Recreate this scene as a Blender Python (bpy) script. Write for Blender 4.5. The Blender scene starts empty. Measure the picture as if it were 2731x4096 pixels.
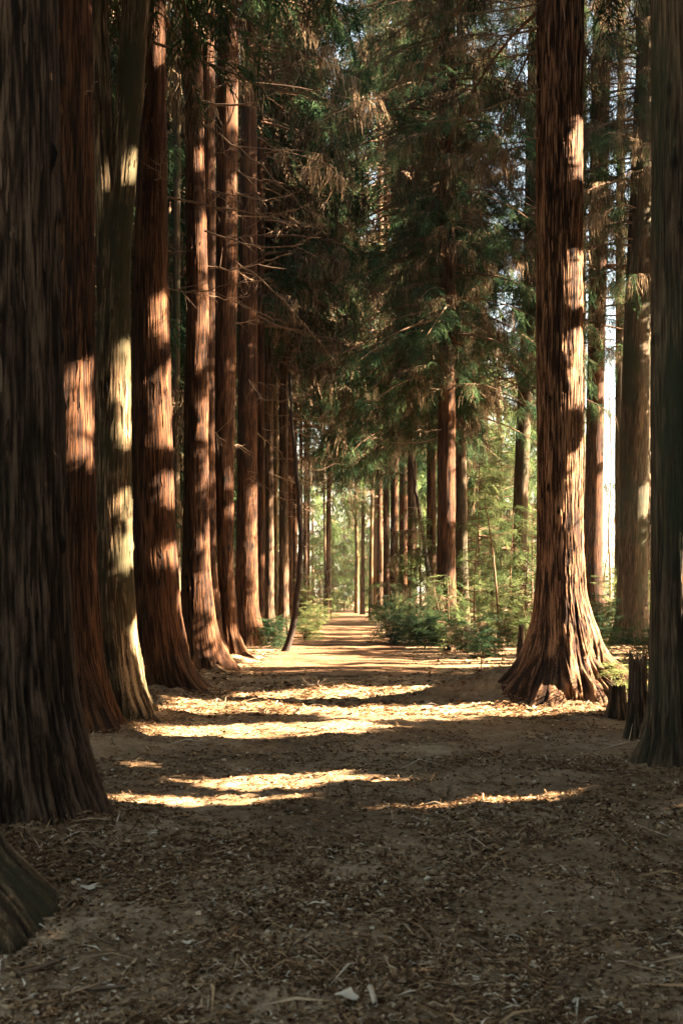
import bpy, math
import numpy as np
from mathutils import Vector

R = math.radians
rng = np.random.default_rng(11)
S = bpy.context.scene
C = S.collection

# ------------------------------------------------------------------ camera, sky, sun, exposure
F, H, HY, CX = 2613.3, 1.5, 1365.0, 784.0     # focal length in reference pixels, eye height, horizon row, centre column
cd = bpy.data.cameras.new("camera"); cam = bpy.data.objects.new("camera", cd); C.objects.link(cam)
cam.location = (0, 0, H); cam.rotation_euler = (R(90), 0, 0)
cd.sensor_width = 36; cd.lens = 40; cd.shift_y = (HY - 1176) / 2352.0
cd.clip_start = 0.1; cd.clip_end = 5000
cd.dof.use_dof = True; cd.dof.focus_distance = 18.0; cd.dof.aperture_fstop = 4.5
S.camera = cam

SUN_EL, SUN_FWD = R(25), R(0.3)
sun_dir = Vector((math.cos(SUN_EL) * math.cos(SUN_FWD), math.cos(SUN_EL) * math.sin(SUN_FWD), math.sin(SUN_EL)))
W = bpy.data.worlds.new("World"); S.world = W; W.use_nodes = True
wn = W.node_tree.nodes; wl = W.node_tree.links; wn.clear()
sky = wn.new("ShaderNodeTexSky"); sky.sky_type = 'NISHITA'; sky.sun_disc = False
sky.sun_elevation = SUN_EL; sky.sun_rotation = math.atan2(sun_dir.x, sun_dir.y)
sky.dust_density = 2.5; sky.ozone_density = 0.6; sky.air_density = 1.0
bg = wn.new("ShaderNodeBackground"); bg.inputs[1].default_value = 0.05
wo = wn.new("ShaderNodeOutputWorld")
tn = wn.new("ShaderNodeMix"); tn.data_type = 'RGBA'; tn.blend_type = 'MULTIPLY'; tn.inputs[0].default_value = 1.0
tn.inputs[7].default_value = (1.0, 0.89, 0.72, 1)           # warm tint on the sky, set against bluish shade
wl.new(sky.outputs[0], tn.inputs[6]); wl.new(tn.outputs[2], bg.inputs[0]); wl.new(bg.outputs[0], wo.inputs[0])
ld = bpy.data.lights.new("sun", 'SUN'); ld.energy = 5.0; ld.angle = R(0.5); ld.color = (1.0, 0.785, 0.57)
sun = bpy.data.objects.new("sun", ld); C.objects.link(sun)
sun.location = (20, 5, 15); sun.rotation_euler = sun_dir.to_track_quat('Z', 'Y').to_euler()
S.view_settings.view_transform = 'Standard'; S.view_settings.look = 'None'
S.view_settings.exposure = 4.7; S.view_settings.gamma = 1.0
cy = S.cycles
cy.max_bounces = 6; cy.diffuse_bounces = 3; cy.glossy_bounces = 2; cy.transmission_bounces = 3
cy.transparent_max_bounces = 4; cy.caustics_reflective = False; cy.caustics_refractive = False
cy.use_denoising = True; cy.use_adaptive_sampling = False

# ------------------------------------------------------------------ coordinates
def P(x, y, Y):                               # reference pixel at depth Y -> point
    return np.array([(x - CX) / F * Y, Y, H - (y - HY) / F * Y])
def gY(y): return H * F / (y - HY)            # depth of the flat ground on that row
KS, KT = math.tan(SUN_FWD), math.tan(SUN_EL) / math.cos(SUN_FWD)
def st(p):                                    # all points on one sun ray share (s, t)
    p = np.asarray(p); return p[..., 1] - p[..., 0] * KS, p[..., 2] - p[..., 0] * KT

_tabs = {}
def vnoise(u, v, seed=0, pu=0):
    t = _tabs.get(seed)
    if t is None: t = _tabs[seed] = np.random.default_rng(seed + 100).random((2048, 256)) * 2 - 1
    u = np.asarray(u, float); v = np.asarray(v, float)
    iu = np.floor(u).astype(int); iv = np.floor(v).astype(int)
    fu = u - iu; fv = v - iv; fu = fu * fu * (3 - 2 * fu); fv = fv * fv * (3 - 2 * fv)
    m = pu if pu else 2048
    a, b = iu % m, (iu + 1) % m; c, d = iv % 256, (iv + 1) % 256
    return (t[a, c] * (1 - fu) + t[b, c] * fu) * (1 - fv) + (t[a, d] * (1 - fu) + t[b, d] * fu) * fv

# gaps cut in crowns and the added leaf screen on the sunny side, told by the places the light reaches (pixel outlines on the ground or on a trunk)
def box(x0, x1, y0, y1): return [(x0, y0), (x1, y0), (x1, y1), (x0, y1)]
GAPS = []
def gap(Y, poly):
    q = []
    for x, y in poly:
        if Y is None: p = np.array([(x - CX) / F * gY(y), gY(y), 0.0])
        else: p = P(x, y, Y)
        q.append(p)
    q = np.array(q); s, t = st(q)
    GAPS.append((np.stack([s, t], 1), q[:, 0].min()))
def tgap(Y, xl, xr, poly):                    # outline drawn on the round side of a trunk
    xc, r = (xl + xr) / 2, (xr - xl) / 2; q = []
    for x, y in poly:
        u = (x - xc) / r; f = math.sqrt(max(0.0, 1 - u * u)) if u < 1 else -0.25
        q.append(P(min(x, xr), y, Y) + [0, -f * r / F * Y, 0])
    q = np.array(q); s, t = st(q); GAPS.append((np.stack([s, t], 1), q[:, 0].min()))
# ground
gap(None, [(470, 1606), (700, 1583), (1000, 1580), (1250, 1576), (1420, 1560), (1440, 1590), (1400, 1632), (1200, 1640), (1000, 1655), (860, 1664), (640, 1640), (520, 1618)])
gap(None, [(360, 1604), (470, 1606), (520, 1618), (640, 1632), (480, 1640), (360, 1640)])
gap(None, [(290, 1685), (420, 1668), (870, 1660), (880, 1690), (640, 1702), (300, 1702)])
gap(None, [(430, 1790), (600, 1770), (760, 1780), (905, 1802), (760, 1812), (540, 1810)])
gap(None, [(290, 1756), (380, 1752), (420, 1775), (330, 1778)])
gap(None, [(222, 1822), (330, 1822), (480, 1828), (640, 1842), (560, 1856), (400, 1848), (225, 1842)])
gap(None, [(800, 1857), (1000, 1846), (1180, 1838), (1310, 1828), (1180, 1850), (980, 1862)])
gap(None, [(560, 1497), (700, 1480), (860, 1480), (870, 1494), (760, 1502), (600, 1512)])
gap(None, [(540, 1520), (700, 1505), (900, 1512), (760, 1525), (560, 1532)])
# trunks of the left row
tgap(7.25, -160, 140, box(141, 152, 385, 475))
tgap(11.9, 85, 219, [(168, 850), (215, 835), (216, 1080), (175, 1085), (172, 960)])
tgap(13.6, 225, 303, [(245, 790), (304, 780), (306, 1010), (245, 1045)])
tgap(13.6, 225, 303, [(285, 1130), (310, 1130), (310, 1330), (262, 1340), (268, 1230)])
tgap(13.6, 225, 303, [(250, 1480), (330, 1430), (370, 1640), (240, 1690)])
tgap(13.6, 225, 303, box(285, 310, 370, 430))
tgap(16.95, 304, 394, box(342, 392, 15, 160)); tgap(16.95, 304, 394, [(372, 700), (392, 650), (392, 790), (376, 790)])
tgap(16.95, 304, 394, [(352, 860), (398, 830), (400, 955), (358, 970)]); tgap(16.95, 304, 394, box(360, 405, 985, 1040))
tgap(16.95, 304, 394, box(352, 404, 1105, 1165)); tgap(16.95, 304, 394, box(352, 404, 1262, 1320))
tgap(16.95, 304, 394, [(392, 1380), (420, 1360), (480, 1590), (410, 1600)])
tgap(21.9, 427, 480, box(445, 480, 510, 640)); tgap(21.9, 427, 480, box(452, 482, 660, 730)); tgap(21.9, 427, 480, [(430, 1250), (500, 1180), (530, 1540), (450, 1545), (450, 1330)])
tgap(21.9, 427, 480, box(460, 496, 930, 1010)); tgap(21.9, 427, 480, box(460, 500, 1050, 1120))
def disc(Y, x, y, rx, ry): gap(Y, [(x + rx * math.cos(a), y + ry * math.sin(a)) for a in np.linspace(0, 2 * np.pi, 9)[:-1]])
TUFTS = [('R1', 15.8, 1135, 395, 50, 60, 16), ('R1', 16.0, 1200, 575, 26, 40, 7), ('R1', 15.8, 1032, 150, 22, 60, 4), ('R1', 15.8, 905, 205, 12, 26, 2),
         ('R6', 31.8, 985, 850, 45, 50, 12), ('R7', 35.5, 1115, 930, 30, 60, 9), ('R6', 31.5, 915, 880, 45, 30, 6), ('L5', 21.3, 725, 145, 26, 45, 6), ('L6', 25.6, 830, 270, 20, 55, 6), ('L6', 25.6, 745, 410, 26, 55, 6), ('R4', 38, 1410, 500, 30, 70, 7)]
for _, Y_, x_, y_, rx_, ry_, _n in TUFTS: disc(Y_, x_, y_, rx_ + 8, ry_ + 8)
# the big trunk and its neighbours on the right
tgap(16.15, 1231, 1338, box(1296, 1345, 310, 430)); tgap(16.15, 1231, 1338, box(1290, 1350, 600, 730)); tgap(16.15, 1231, 1338, box(1294, 1350, 770, 950))
tgap(16.15, 1231, 1338, [(1280, 1060), (1350, 990), (1365, 1330), (1405, 1470), (1460, 1590), (1150, 1640), (1200, 1560), (1270, 1480), (1280, 1300)])
tgap(9.7, 1495, 1602, [(1540, 1215), (1640, 1180), (1650, 1430), (1550, 1430)])

def lit(p, margin=0.0, xgap=0.4):
    """True where a leaf at p would stand in one of the gaps."""
    s, t = st(p); X = p[:, 0]
    out = np.zeros(len(p), bool)
    for poly, x0 in GAPS:
        lo = poly.min(0) - margin - 0.02; hi = poly.max(0) + margin + 0.02
        m = (s > lo[0]) & (s < hi[0]) & (t > lo[1]) & (t < hi[1]) & (X > x0 + xgap)
        idx = np.nonzero(m)[0]
        if not len(idx): continue
        offs = [(0, 0)] if margin == 0 else [(0, 0), (margin, 0), (-margin, 0), (0, margin), (0, -margin)]
        hit = np.zeros(len(idx), bool)
        for ds, dt in offs:
            a = s[idx] + ds; b = t[idx] + dt; ins = np.zeros(len(idx), bool)
            n = len(poly)
            for i in range(n):
                x1, y1 = poly[i]; x2, y2 = poly[(i + 1) % n]
                if y1 == y2: continue
                c = ((y1 > b) != (y2 > b)) & (a < (x2 - x1) * (b - y1) / (y2 - y1) + x1)
                ins ^= c
            hit |= ins
        out[idx] |= hit
    return out

# ------------------------------------------------------------------ materials
def mat(name):
    m = bpy.data.materials.new(name); m.use_nodes = True
    nt = m.node_tree; nt.nodes.clear()
    return m, nt, nt.nodes, nt.links
def ramp(N, stops):
    r = N.new("ShaderNodeValToRGB"); e = r.color_ramp.elements
    e[0].position, e[0].color = stops[0][0], (*stops[0][1], 1)
    e[1].position, e[1].color = stops[-1][0], (*stops[-1][1], 1)
    for p, c in stops[1:-1]:
        k = e.new(p); k.color = (*c, 1)
    return r
def mixc(N, L, f, a, b, mode='MIX'):
    m = N.new("ShaderNodeMix"); m.data_type = 'RGBA'; m.blend_type = mode
    for sock, v in ((m.inputs[0], f), (m.inputs[6], a), (m.inputs[7], b)):
        if hasattr(v, 'links') or hasattr(v, 'is_linked'): L.new(v, sock)
        elif isinstance(v, (int, float)): sock.default_value = v
        else: sock.default_value = (*v, 1)
    return m.outputs[2]
def noise(N, L, scale, vec, detail=4, rough=0.55, dist=0.0):
    n = N.new("ShaderNodeTexNoise"); n.inputs['Scale'].default_value = scale; n.inputs['Detail'].default_value = detail
    n.inputs['Roughness'].default_value = rough; n.inputs['Distortion'].default_value = dist
    L.new(vec, n.inputs['Vector']); return n.outputs['Fac']
def bark_mat(name, dark, mid, light, moss, moss_at):
    m, nt, N, L = mat(name)
    g = N.new("ShaderNodeNewGeometry"); mp = N.new("ShaderNodeMapping"); mp.inputs['Scale'].default_value = (1, 1, 0.06)
    L.new(g.outputs['Position'], mp.inputs['Vector'])
    at = N.new("ShaderNodeAttribute"); at.attribute_name = "bark"
    fa = noise(N, L, 60, mp.outputs[0], 6, 0.72, 0.5); mp3 = N.new("ShaderNodeMapping"); mp3.inputs['Scale'].default_value = (1, 1, 0.22)
    L.new(g.outputs['Position'], mp3.inputs['Vector']); fb = noise(N, L, 90, mp3.outputs[0], 4, 0.7, 0.8)
    fm = N.new("ShaderNodeMath"); fm.operation = 'MULTIPLY_ADD'; L.new(fb, fm.inputs[0]); fm.inputs[1].default_value = 0.5
    f2 = N.new("ShaderNodeMath"); f2.operation = 'MULTIPLY_ADD'; L.new(fa, f2.inputs[0]); f2.inputs[1].default_value = 1.1; f2.inputs[2].default_value = -0.30
    L.new(f2.outputs[0], fm.inputs[2]); fib = fm.outputs[0]
    mul = N.new("ShaderNodeMath"); mul.operation = 'MULTIPLY_ADD'; L.new(fib, mul.inputs[0]); mul.inputs[1].default_value = 0.9
    sub = N.new("ShaderNodeMath"); sub.operation = 'ADD'; sub.inputs[1].default_value = -0.45; L.new(at.outputs['Fac'], sub.inputs[0])
    L.new(sub.outputs[0], mul.inputs[2])
    r = ramp(N, [(0.12, dark), (0.45, mid), (0.85, light)]); L.new(mul.outputs[0], r.inputs[0])
    mp2 = N.new("ShaderNodeMapping"); mp2.inputs['Scale'].default_value = (1, 1, 0.25); L.new(g.outputs['Position'], mp2.inputs['Vector'])
    big = noise(N, L, 3.0, mp2.outputs[0], 4, 0.6)
    rb = ramp(N, [(0.35, (0.72, 0.66, 0.62)), (0.65, (1.15, 1.1, 1.05))]); L.new(big, rb.inputs[0])
    c = mixc(N, L, 1.0, r.outputs[0], rb.outputs[0], 'MULTIPLY')
    mo = noise(N, L, 2.2, mp2.outputs[0], 5, 0.7)
    rm = ramp(N, [(moss_at, (0, 0, 0)), (moss_at + 0.16, (1, 1, 1))]); L.new(mo, rm.inputs[0])
    c = mixc(N, L, rm.outputs[0], c, moss)
    b = N.new("ShaderNodeBsdfPrincipled"); L.new(c, b.inputs['Base Color']); b.inputs['Roughness'].default_value = 0.9
    b.inputs['Specular IOR Level'].default_value = 0.15
    bp = N.new("ShaderNodeBump"); bp.inputs['Strength'].default_value = 0.8; bp.inputs['Distance'].default_value = 0.012
    L.new(fib, bp.inputs['Height']); L.new(bp.outputs[0], b.inputs['Normal'])
    o = N.new("ShaderNodeOutputMaterial"); L.new(b.outputs[0], o.inputs[0]); return m
M = {}
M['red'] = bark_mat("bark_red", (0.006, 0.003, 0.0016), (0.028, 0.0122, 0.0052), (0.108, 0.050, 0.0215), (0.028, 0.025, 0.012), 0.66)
M['sunny'] = bark_mat("bark_red_lightened", (0.006, 0.003, 0.0018), (0.030, 0.0135, 0.006), (0.25, 0.14, 0.075), (0.028, 0.025, 0.012), 0.68)  # red bark with lightened ridges, standing in for stronger sun on the trunk
M['brown'] = bark_mat("bark_brown", (0.007, 0.0045, 0.0028), (0.034, 0.0205, 0.0115), (0.15, 0.10, 0.062), (0.028, 0.028, 0.015), 0.60)
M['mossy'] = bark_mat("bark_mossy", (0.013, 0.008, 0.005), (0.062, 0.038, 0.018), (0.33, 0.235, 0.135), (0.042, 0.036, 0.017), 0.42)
M['green'] = bark_mat("bark_dull_green", (0.011, 0.008, 0.005), (0.042, 0.029, 0.016), (0.12, 0.085, 0.05), (0.026, 0.028, 0.014), 0.45)

def leaf_mat(name, stops, trans=0.35):
    m, nt, N, L = mat(name)
    at = N.new("ShaderNodeAttribute"); at.attribute_name = "tint"
    r = ramp(N, stops); L.new(at.outputs['Fac'], r.inputs[0])
    d = N.new("ShaderNodeBsdfDiffuse"); t = N.new("ShaderNodeBsdfTranslucent"); mx = N.new("ShaderNodeMixShader")
    mx.inputs[0].default_value = trans
    L.new(r.outputs[0], d.inputs[0]); L.new(r.outputs[0], t.inputs[0])
    L.new(d.outputs[0], mx.inputs[1]); L.new(t.outputs[0], mx.inputs[2])
    o = N.new("ShaderNodeOutputMaterial"); L.new(mx.outputs[0], o.inputs[0]); return m
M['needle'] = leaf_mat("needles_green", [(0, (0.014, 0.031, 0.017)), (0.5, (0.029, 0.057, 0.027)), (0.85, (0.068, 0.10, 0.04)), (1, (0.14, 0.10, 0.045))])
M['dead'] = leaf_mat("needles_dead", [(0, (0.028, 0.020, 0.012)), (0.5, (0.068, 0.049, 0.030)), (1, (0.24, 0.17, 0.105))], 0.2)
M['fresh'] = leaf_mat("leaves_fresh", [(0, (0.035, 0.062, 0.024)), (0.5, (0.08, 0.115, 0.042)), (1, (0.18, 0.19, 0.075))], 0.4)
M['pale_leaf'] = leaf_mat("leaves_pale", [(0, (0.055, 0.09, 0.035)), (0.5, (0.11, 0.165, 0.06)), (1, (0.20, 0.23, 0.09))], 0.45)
M['litter'] = leaf_mat("litter_bits", [(0, (0.05, 0.028, 0.014)), (0.3, (0.16, 0.088, 0.042)), (0.65, (0.30, 0.18, 0.09)), (0.9, (0.42, 0.30, 0.18)), (1, (0.55, 0.46, 0.34))], 0.05)

def wood_mat(name, a, b_, sc=30):
    m, nt, N, L = mat(name)
    g = N.new("ShaderNodeNewGeometry")
    n = noise(N, L, sc, g.outputs['Position'], 4, 0.6)
    r = ramp(N, [(0.3, a), (0.7, b_)]); L.new(n, r.inputs[0])
    b = N.new("ShaderNodeBsdfPrincipled"); L.new(r.outputs[0], b.inputs['Base Color']); b.inputs['Roughness'].default_value = 0.85
    b.inputs['Specular IOR Level'].default_value = 0.2
    o = N.new("ShaderNodeOutputMaterial"); L.new(b.outputs[0], o.inputs[0]); return m
M['twig'] = wood_mat("dead_twig_wood", (0.07, 0.043, 0.026), (0.19, 0.125, 0.075))
M['limb'] = wood_mat("limb_wood", (0.06, 0.035, 0.02), (0.16, 0.09, 0.05))
M['dark'] = wood_mat("dark_stem_wood", (0.012, 0.008, 0.006), (0.03, 0.02, 0.013))
M['pale'] = wood_mat("pale_wood", (0.30, 0.22, 0.15), (0.48, 0.38, 0.27), 60)

def ground_mat(name, cols, bump):
    m, nt, N, L = mat(name)
    g = N.new("ShaderNodeNewGeometry"); v = g.outputs['Position']
    n1 = noise(N, L, 0.75, v, 7, 0.68, 0.6); n2 = noise(N, L, 9, v, 6, 0.7, 0.6); n3 = noise(N, L, 60, v, 4, 0.7)
    ad = N.new("ShaderNodeMath"); ad.operation = 'MULTIPLY_ADD'; L.new(n2, ad.inputs[0]); ad.inputs[1].default_value = 0.55
    a2 = N.new("ShaderNodeMath"); a2.operation = 'MULTIPLY_ADD'; L.new(n3, a2.inputs[0]); a2.inputs[1].default_value = 0.35; L.new(n1, a2.inputs[2])
    L.new(a2.outputs[0], ad.inputs[2])
    r = ramp(N, [(0.55, cols[0]), (0.9, cols[1]), (1.2, cols[2])])
    sc = N.new("ShaderNodeMath"); sc.operation = 'MULTIPLY'; sc.inputs[1].default_value = 0.75; L.new(ad.outputs[0], sc.inputs[0])
    r = ramp(N, [(0.5, cols[0]), (0.7, cols[1]), (0.92, cols[2])]); L.new(sc.outputs[0], r.inputs[0])
    b = N.new("ShaderNodeBsdfPrincipled"); L.new(r.outputs[0], b.inputs['Base Color']); b.inputs['Roughness'].default_value = 0.95
    b.inputs['Specular IOR Level'].default_value = 0.1
    bp = N.new("ShaderNodeBump"); bp.inputs['Strength'].default_value = bump; bp.inputs['Distance'].default_value = 0.03
    L.new(ad.outputs[0], bp.inputs['Height']); L.new(bp.outputs[0], b.inputs['Normal'])
    o = N.new("ShaderNodeOutputMaterial"); L.new(b.outputs[0], o.inputs[0]); return m
M['ground'] = ground_mat("forest_soil", ((0.065, 0.040, 0.021), (0.20, 0.127, 0.068), (0.40, 0.285, 0.17)), 0.9)
M['path'] = ground_mat("trodden_path", ((0.055, 0.029, 0.015), (0.13, 0.07, 0.035), (0.26, 0.155, 0.082)), 0.8)

# ------------------------------------------------------------------ mesh helpers
def mesh_np(name, V, Q, m, parent=None, attr=None, aname="tint", mats=None, midx=None, smooth=False):
    me = bpy.data.meshes.new(name)
    V = np.asarray(V, np.float32); Q = np.asarray(Q, np.int32)
    me.vertices.add(len(V)); me.vertices.foreach_set("co", V.ravel())
    me.loops.add(Q.size); me.loops.foreach_set("vertex_index", Q.ravel())
    me.polygons.add(len(Q)); me.polygons.foreach_set("loop_start", np.arange(0, Q.size, Q.shape[1], dtype=np.int32))
    for x in (mats or [m]): me.materials.append(x)
    if midx is not None: me.polygons.foreach_set("material_index", np.asarray(midx, np.int32))
    if smooth: me.polygons.foreach_set("use_smooth", np.ones(len(Q), bool))
    me.update(calc_edges=True)
    if attr is not None:
        a = me.attributes.new(aname, 'FLOAT', 'POINT'); a.data.foreach_set("value", np.asarray(attr, np.float32))
    o = bpy.data.objects.new(name, me); C.objects.link(o)
    if parent is not None: o.parent = parent
    return o
def tag(o, label=None, cat=None, group=None, kind=None):
    if label: o['label'] = label
    if cat: o['category'] = cat
    if group: o['group'] = group
    if kind: o['kind'] = kind
    return o
def thing(name, loc, label, cat, group=None):
    o = bpy.data.objects.new(name, None); C.objects.link(o); o.location = loc; o.empty_display_size = 0.2
    return tag(o, label, cat, group)
class MB:
    def __init__(s): s.V = []; s.Q = []; s.A = []; s.I = []; s.n = 0
    def add(s, V, Q, a=0.5, i=0):
        V = np.asarray(V, float).reshape(-1, 3); Q = np.asarray(Q, int)
        s.V.append(V); s.Q.append(Q + s.n); s.n += len(V)
        s.A.append(np.broadcast_to(np.asarray(a, float), (len(V),))); s.I.append(np.full(len(Q), i))
    def build(s, name, m, parent=None, off=(0, 0, 0), smooth=False, mats=None):
        return mesh_np(name, np.concatenate(s.V) - np.asarray(off, float), np.concatenate(s.Q), m, parent,
                       np.concatenate(s.A), "tint", mats, np.concatenate(s.I), smooth)
def tube(pts, r0, r1, sides=5, power=1.0):
    p = np.asarray(pts, float); n = len(p)
    d = np.gradient(p, axis=0); d /= np.linalg.norm(d, axis=1)[:, None] + 1e-9
    ref = np.array([0, 0, 1.0]) if abs(d[:, 2]).mean() < 0.8 else np.array([1.0, 0, 0])
    a = np.cross(d, ref); a /= np.linalg.norm(a, axis=1)[:, None] + 1e-9; b = np.cross(d, a)
    rad = r0 + (r1 - r0) * np.linspace(0, 1, n) ** power
    th = np.arange(sides) * 2 * np.pi / sides
    V = p[:, None] + rad[:, None, None] * (np.cos(th)[None, :, None] * a[:, None] + np.sin(th)[None, :, None] * b[:, None])
    i = np.arange(n - 1)[:, None] * sides; j = np.arange(sides); k = (j + 1) % sides
    Q = np.stack([i + j, i + k, i + sides + k, i + sides + j], -1).reshape(-1, 4)
    return V.reshape(-1, 3), Q
def smooth_line(pts, n):
    p = np.asarray(pts, float); t = np.linspace(0, 1, len(p)); u = np.linspace(0, 1, n)
    out = np.stack([np.interp(u, t, p[:, k]) for k in range(3)], 1)
    for _ in range(max(1, n // len(p))): out[1:-1] = (out[:-2] + 2 * out[1:-1] + out[2:]) / 4
    return out

# ------------------------------------------------------------------ ground
def gz(x, y):
    x = np.asarray(x, float); y = np.asarray(y, float)
    near = np.clip((130 - y) / 80, 0, 1)
    z = 0.05 * vnoise(x * 0.45 + 3, y * 0.45, 1) * near + 0.022 * vnoise(x * 1.7, y * 1.7, 2) * near
    g = lambda a, b, sx, sy: np.exp(-((x - a) / sx) ** 2 - ((y - b) / sy) ** 2)
    z = z + 0.16 * g(3.2, 16.4, 1.3, 1.2) + 0.28 * g(2.5, 16.35, 0.45, 0.5) + 0.25 * g(1.95, 16.3, 0.5, 0.42) + 0.13 * g(1.4, 16.25, 0.5, 0.35) + 0.20 * g(2.5, 7.6, 0.9, 0.8) + 0.07 * g(-1.0, 6.9, 0.7, 0.5) + 0.06 * g(0.9, 5.6, 0.8, 0.4) + 0.03 * g(3.0, 9.7, 0.8, 0.8)
    for a, b, h in ((-2.35, 7.25, 0.10), (-2.78, 11.9, 0.09), (-2.7, 13.6, 0.10), (-2.6, 16.95, 0.10), (-2.75, 21.9, 0.12), (-2.8, 25.6, 0.10), (3.3, 16.15, 0.12), (2.85, 9.7, 0.04)):
        z = z + h * g(a, b, 0.62, 0.62) * (1 + 0.9 * vnoise(x * 2.6, y * 2.6, 81) + 0.5 * vnoise(x * 6, y * 6, 82))
    z = z + 0.10 * g(-2.3, 7.2, 0.9, 0.9) + 0.07 * g(-2.7, 12.3, 0.8, 1.8) + 0.07 * g(-2.7, 17, 0.8, 1.2) + 0.08 * g(-2.75, 23, 0.7, 3.5)
    z = z + 0.05 * np.exp(-((x + 2.6) / 0.8) ** 2) * np.clip((y - 26) / 6, 0, 1) * near
    return z
def grade(a, b, step, far, g=1.12):
    c = list(np.arange(a, b, step)); s = step; u = c[0]; lo = []
    while u > -far: s *= g; u -= s; lo.append(u)
    s = step; u = c[-1]; hi = []
    while u < far: s *= g; u += s; hi.append(u)
    return np.array(lo[::-1] + c + hi)
gx = grade(-4.2, 5.2, 0.035, 900); gy = grade(2.8, 22, 0.035, 900)
XX, YY = np.meshgrid(gx, gy, indexing='ij')
fine = np.clip((26 - YY) / 5, 0, 1) * np.clip((6 - np.abs(XX)) / 1, 0, 1) * np.clip((YY - 1.5) / 1, 0, 1)
ZZ = gz(XX, YY) + fine * (0.020 * vnoise(XX * 3.1, YY * 3.1, 6) + 0.014 * vnoise(XX * 6, YY * 6, 3) + 0.012 * vnoise(XX * 14, YY * 14, 4) + 0.006 * vnoise(XX * 28, YY * 28, 5))
nx, ny = len(gx), len(gy)
ii = (np.arange(nx - 1)[:, None] * ny + np.arange(ny - 1)).ravel()
o = mesh_np("ground", np.stack([XX, YY, ZZ], -1).reshape(-1, 3), np.stack([ii, ii + ny, ii + ny + 1, ii + 1], 1), M['ground'], smooth=True)
tag(o, "brown forest floor of bare soil, roots and fallen needles", None, None, 'structure')

py = np.concatenate([np.arange(20, 40, 0.12), np.arange(40, 104, 0.4)]); pu = np.linspace(-1, 1, 41)
YY, UU = np.meshgrid(py, pu, indexing='ij')
half = 1.75 + 0.25 * vnoise(YY * 0.5, UU * 0, 8) + 0.12 * vnoise(YY * 2.3, UU * 0 + 4, 9)
half = half * np.clip((YY - 18.5) / 4, 0.3, 1)
cxp = 0.0 + 0.25 * vnoise(YY * 0.06, 0 * YY, 10) + 0.9 * np.clip((YY - 50) / 50, 0, 1)
XX = cxp + half * UU
ZZ = gz(XX, YY) + 0.02 * (1 - UU ** 2) + 0.008 * vnoise(XX * 5, YY * 3, 3) + np.where(np.abs(UU) > 0.98, -0.06, 0.012)
nx, ny = len(py), len(pu); ii = (np.arange(nx - 1)[:, None] * ny + np.arange(ny - 1)).ravel()
o = mesh_np("path", np.stack([XX, YY, ZZ], -1).reshape(-1, 3), np.stack([ii, ii + 1, ii + ny + 1, ii + ny], 1), M['path'], smooth=True)
tag(o, "straight trodden dirt path running away between the two tree rows", None, None, 'structure')

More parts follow.
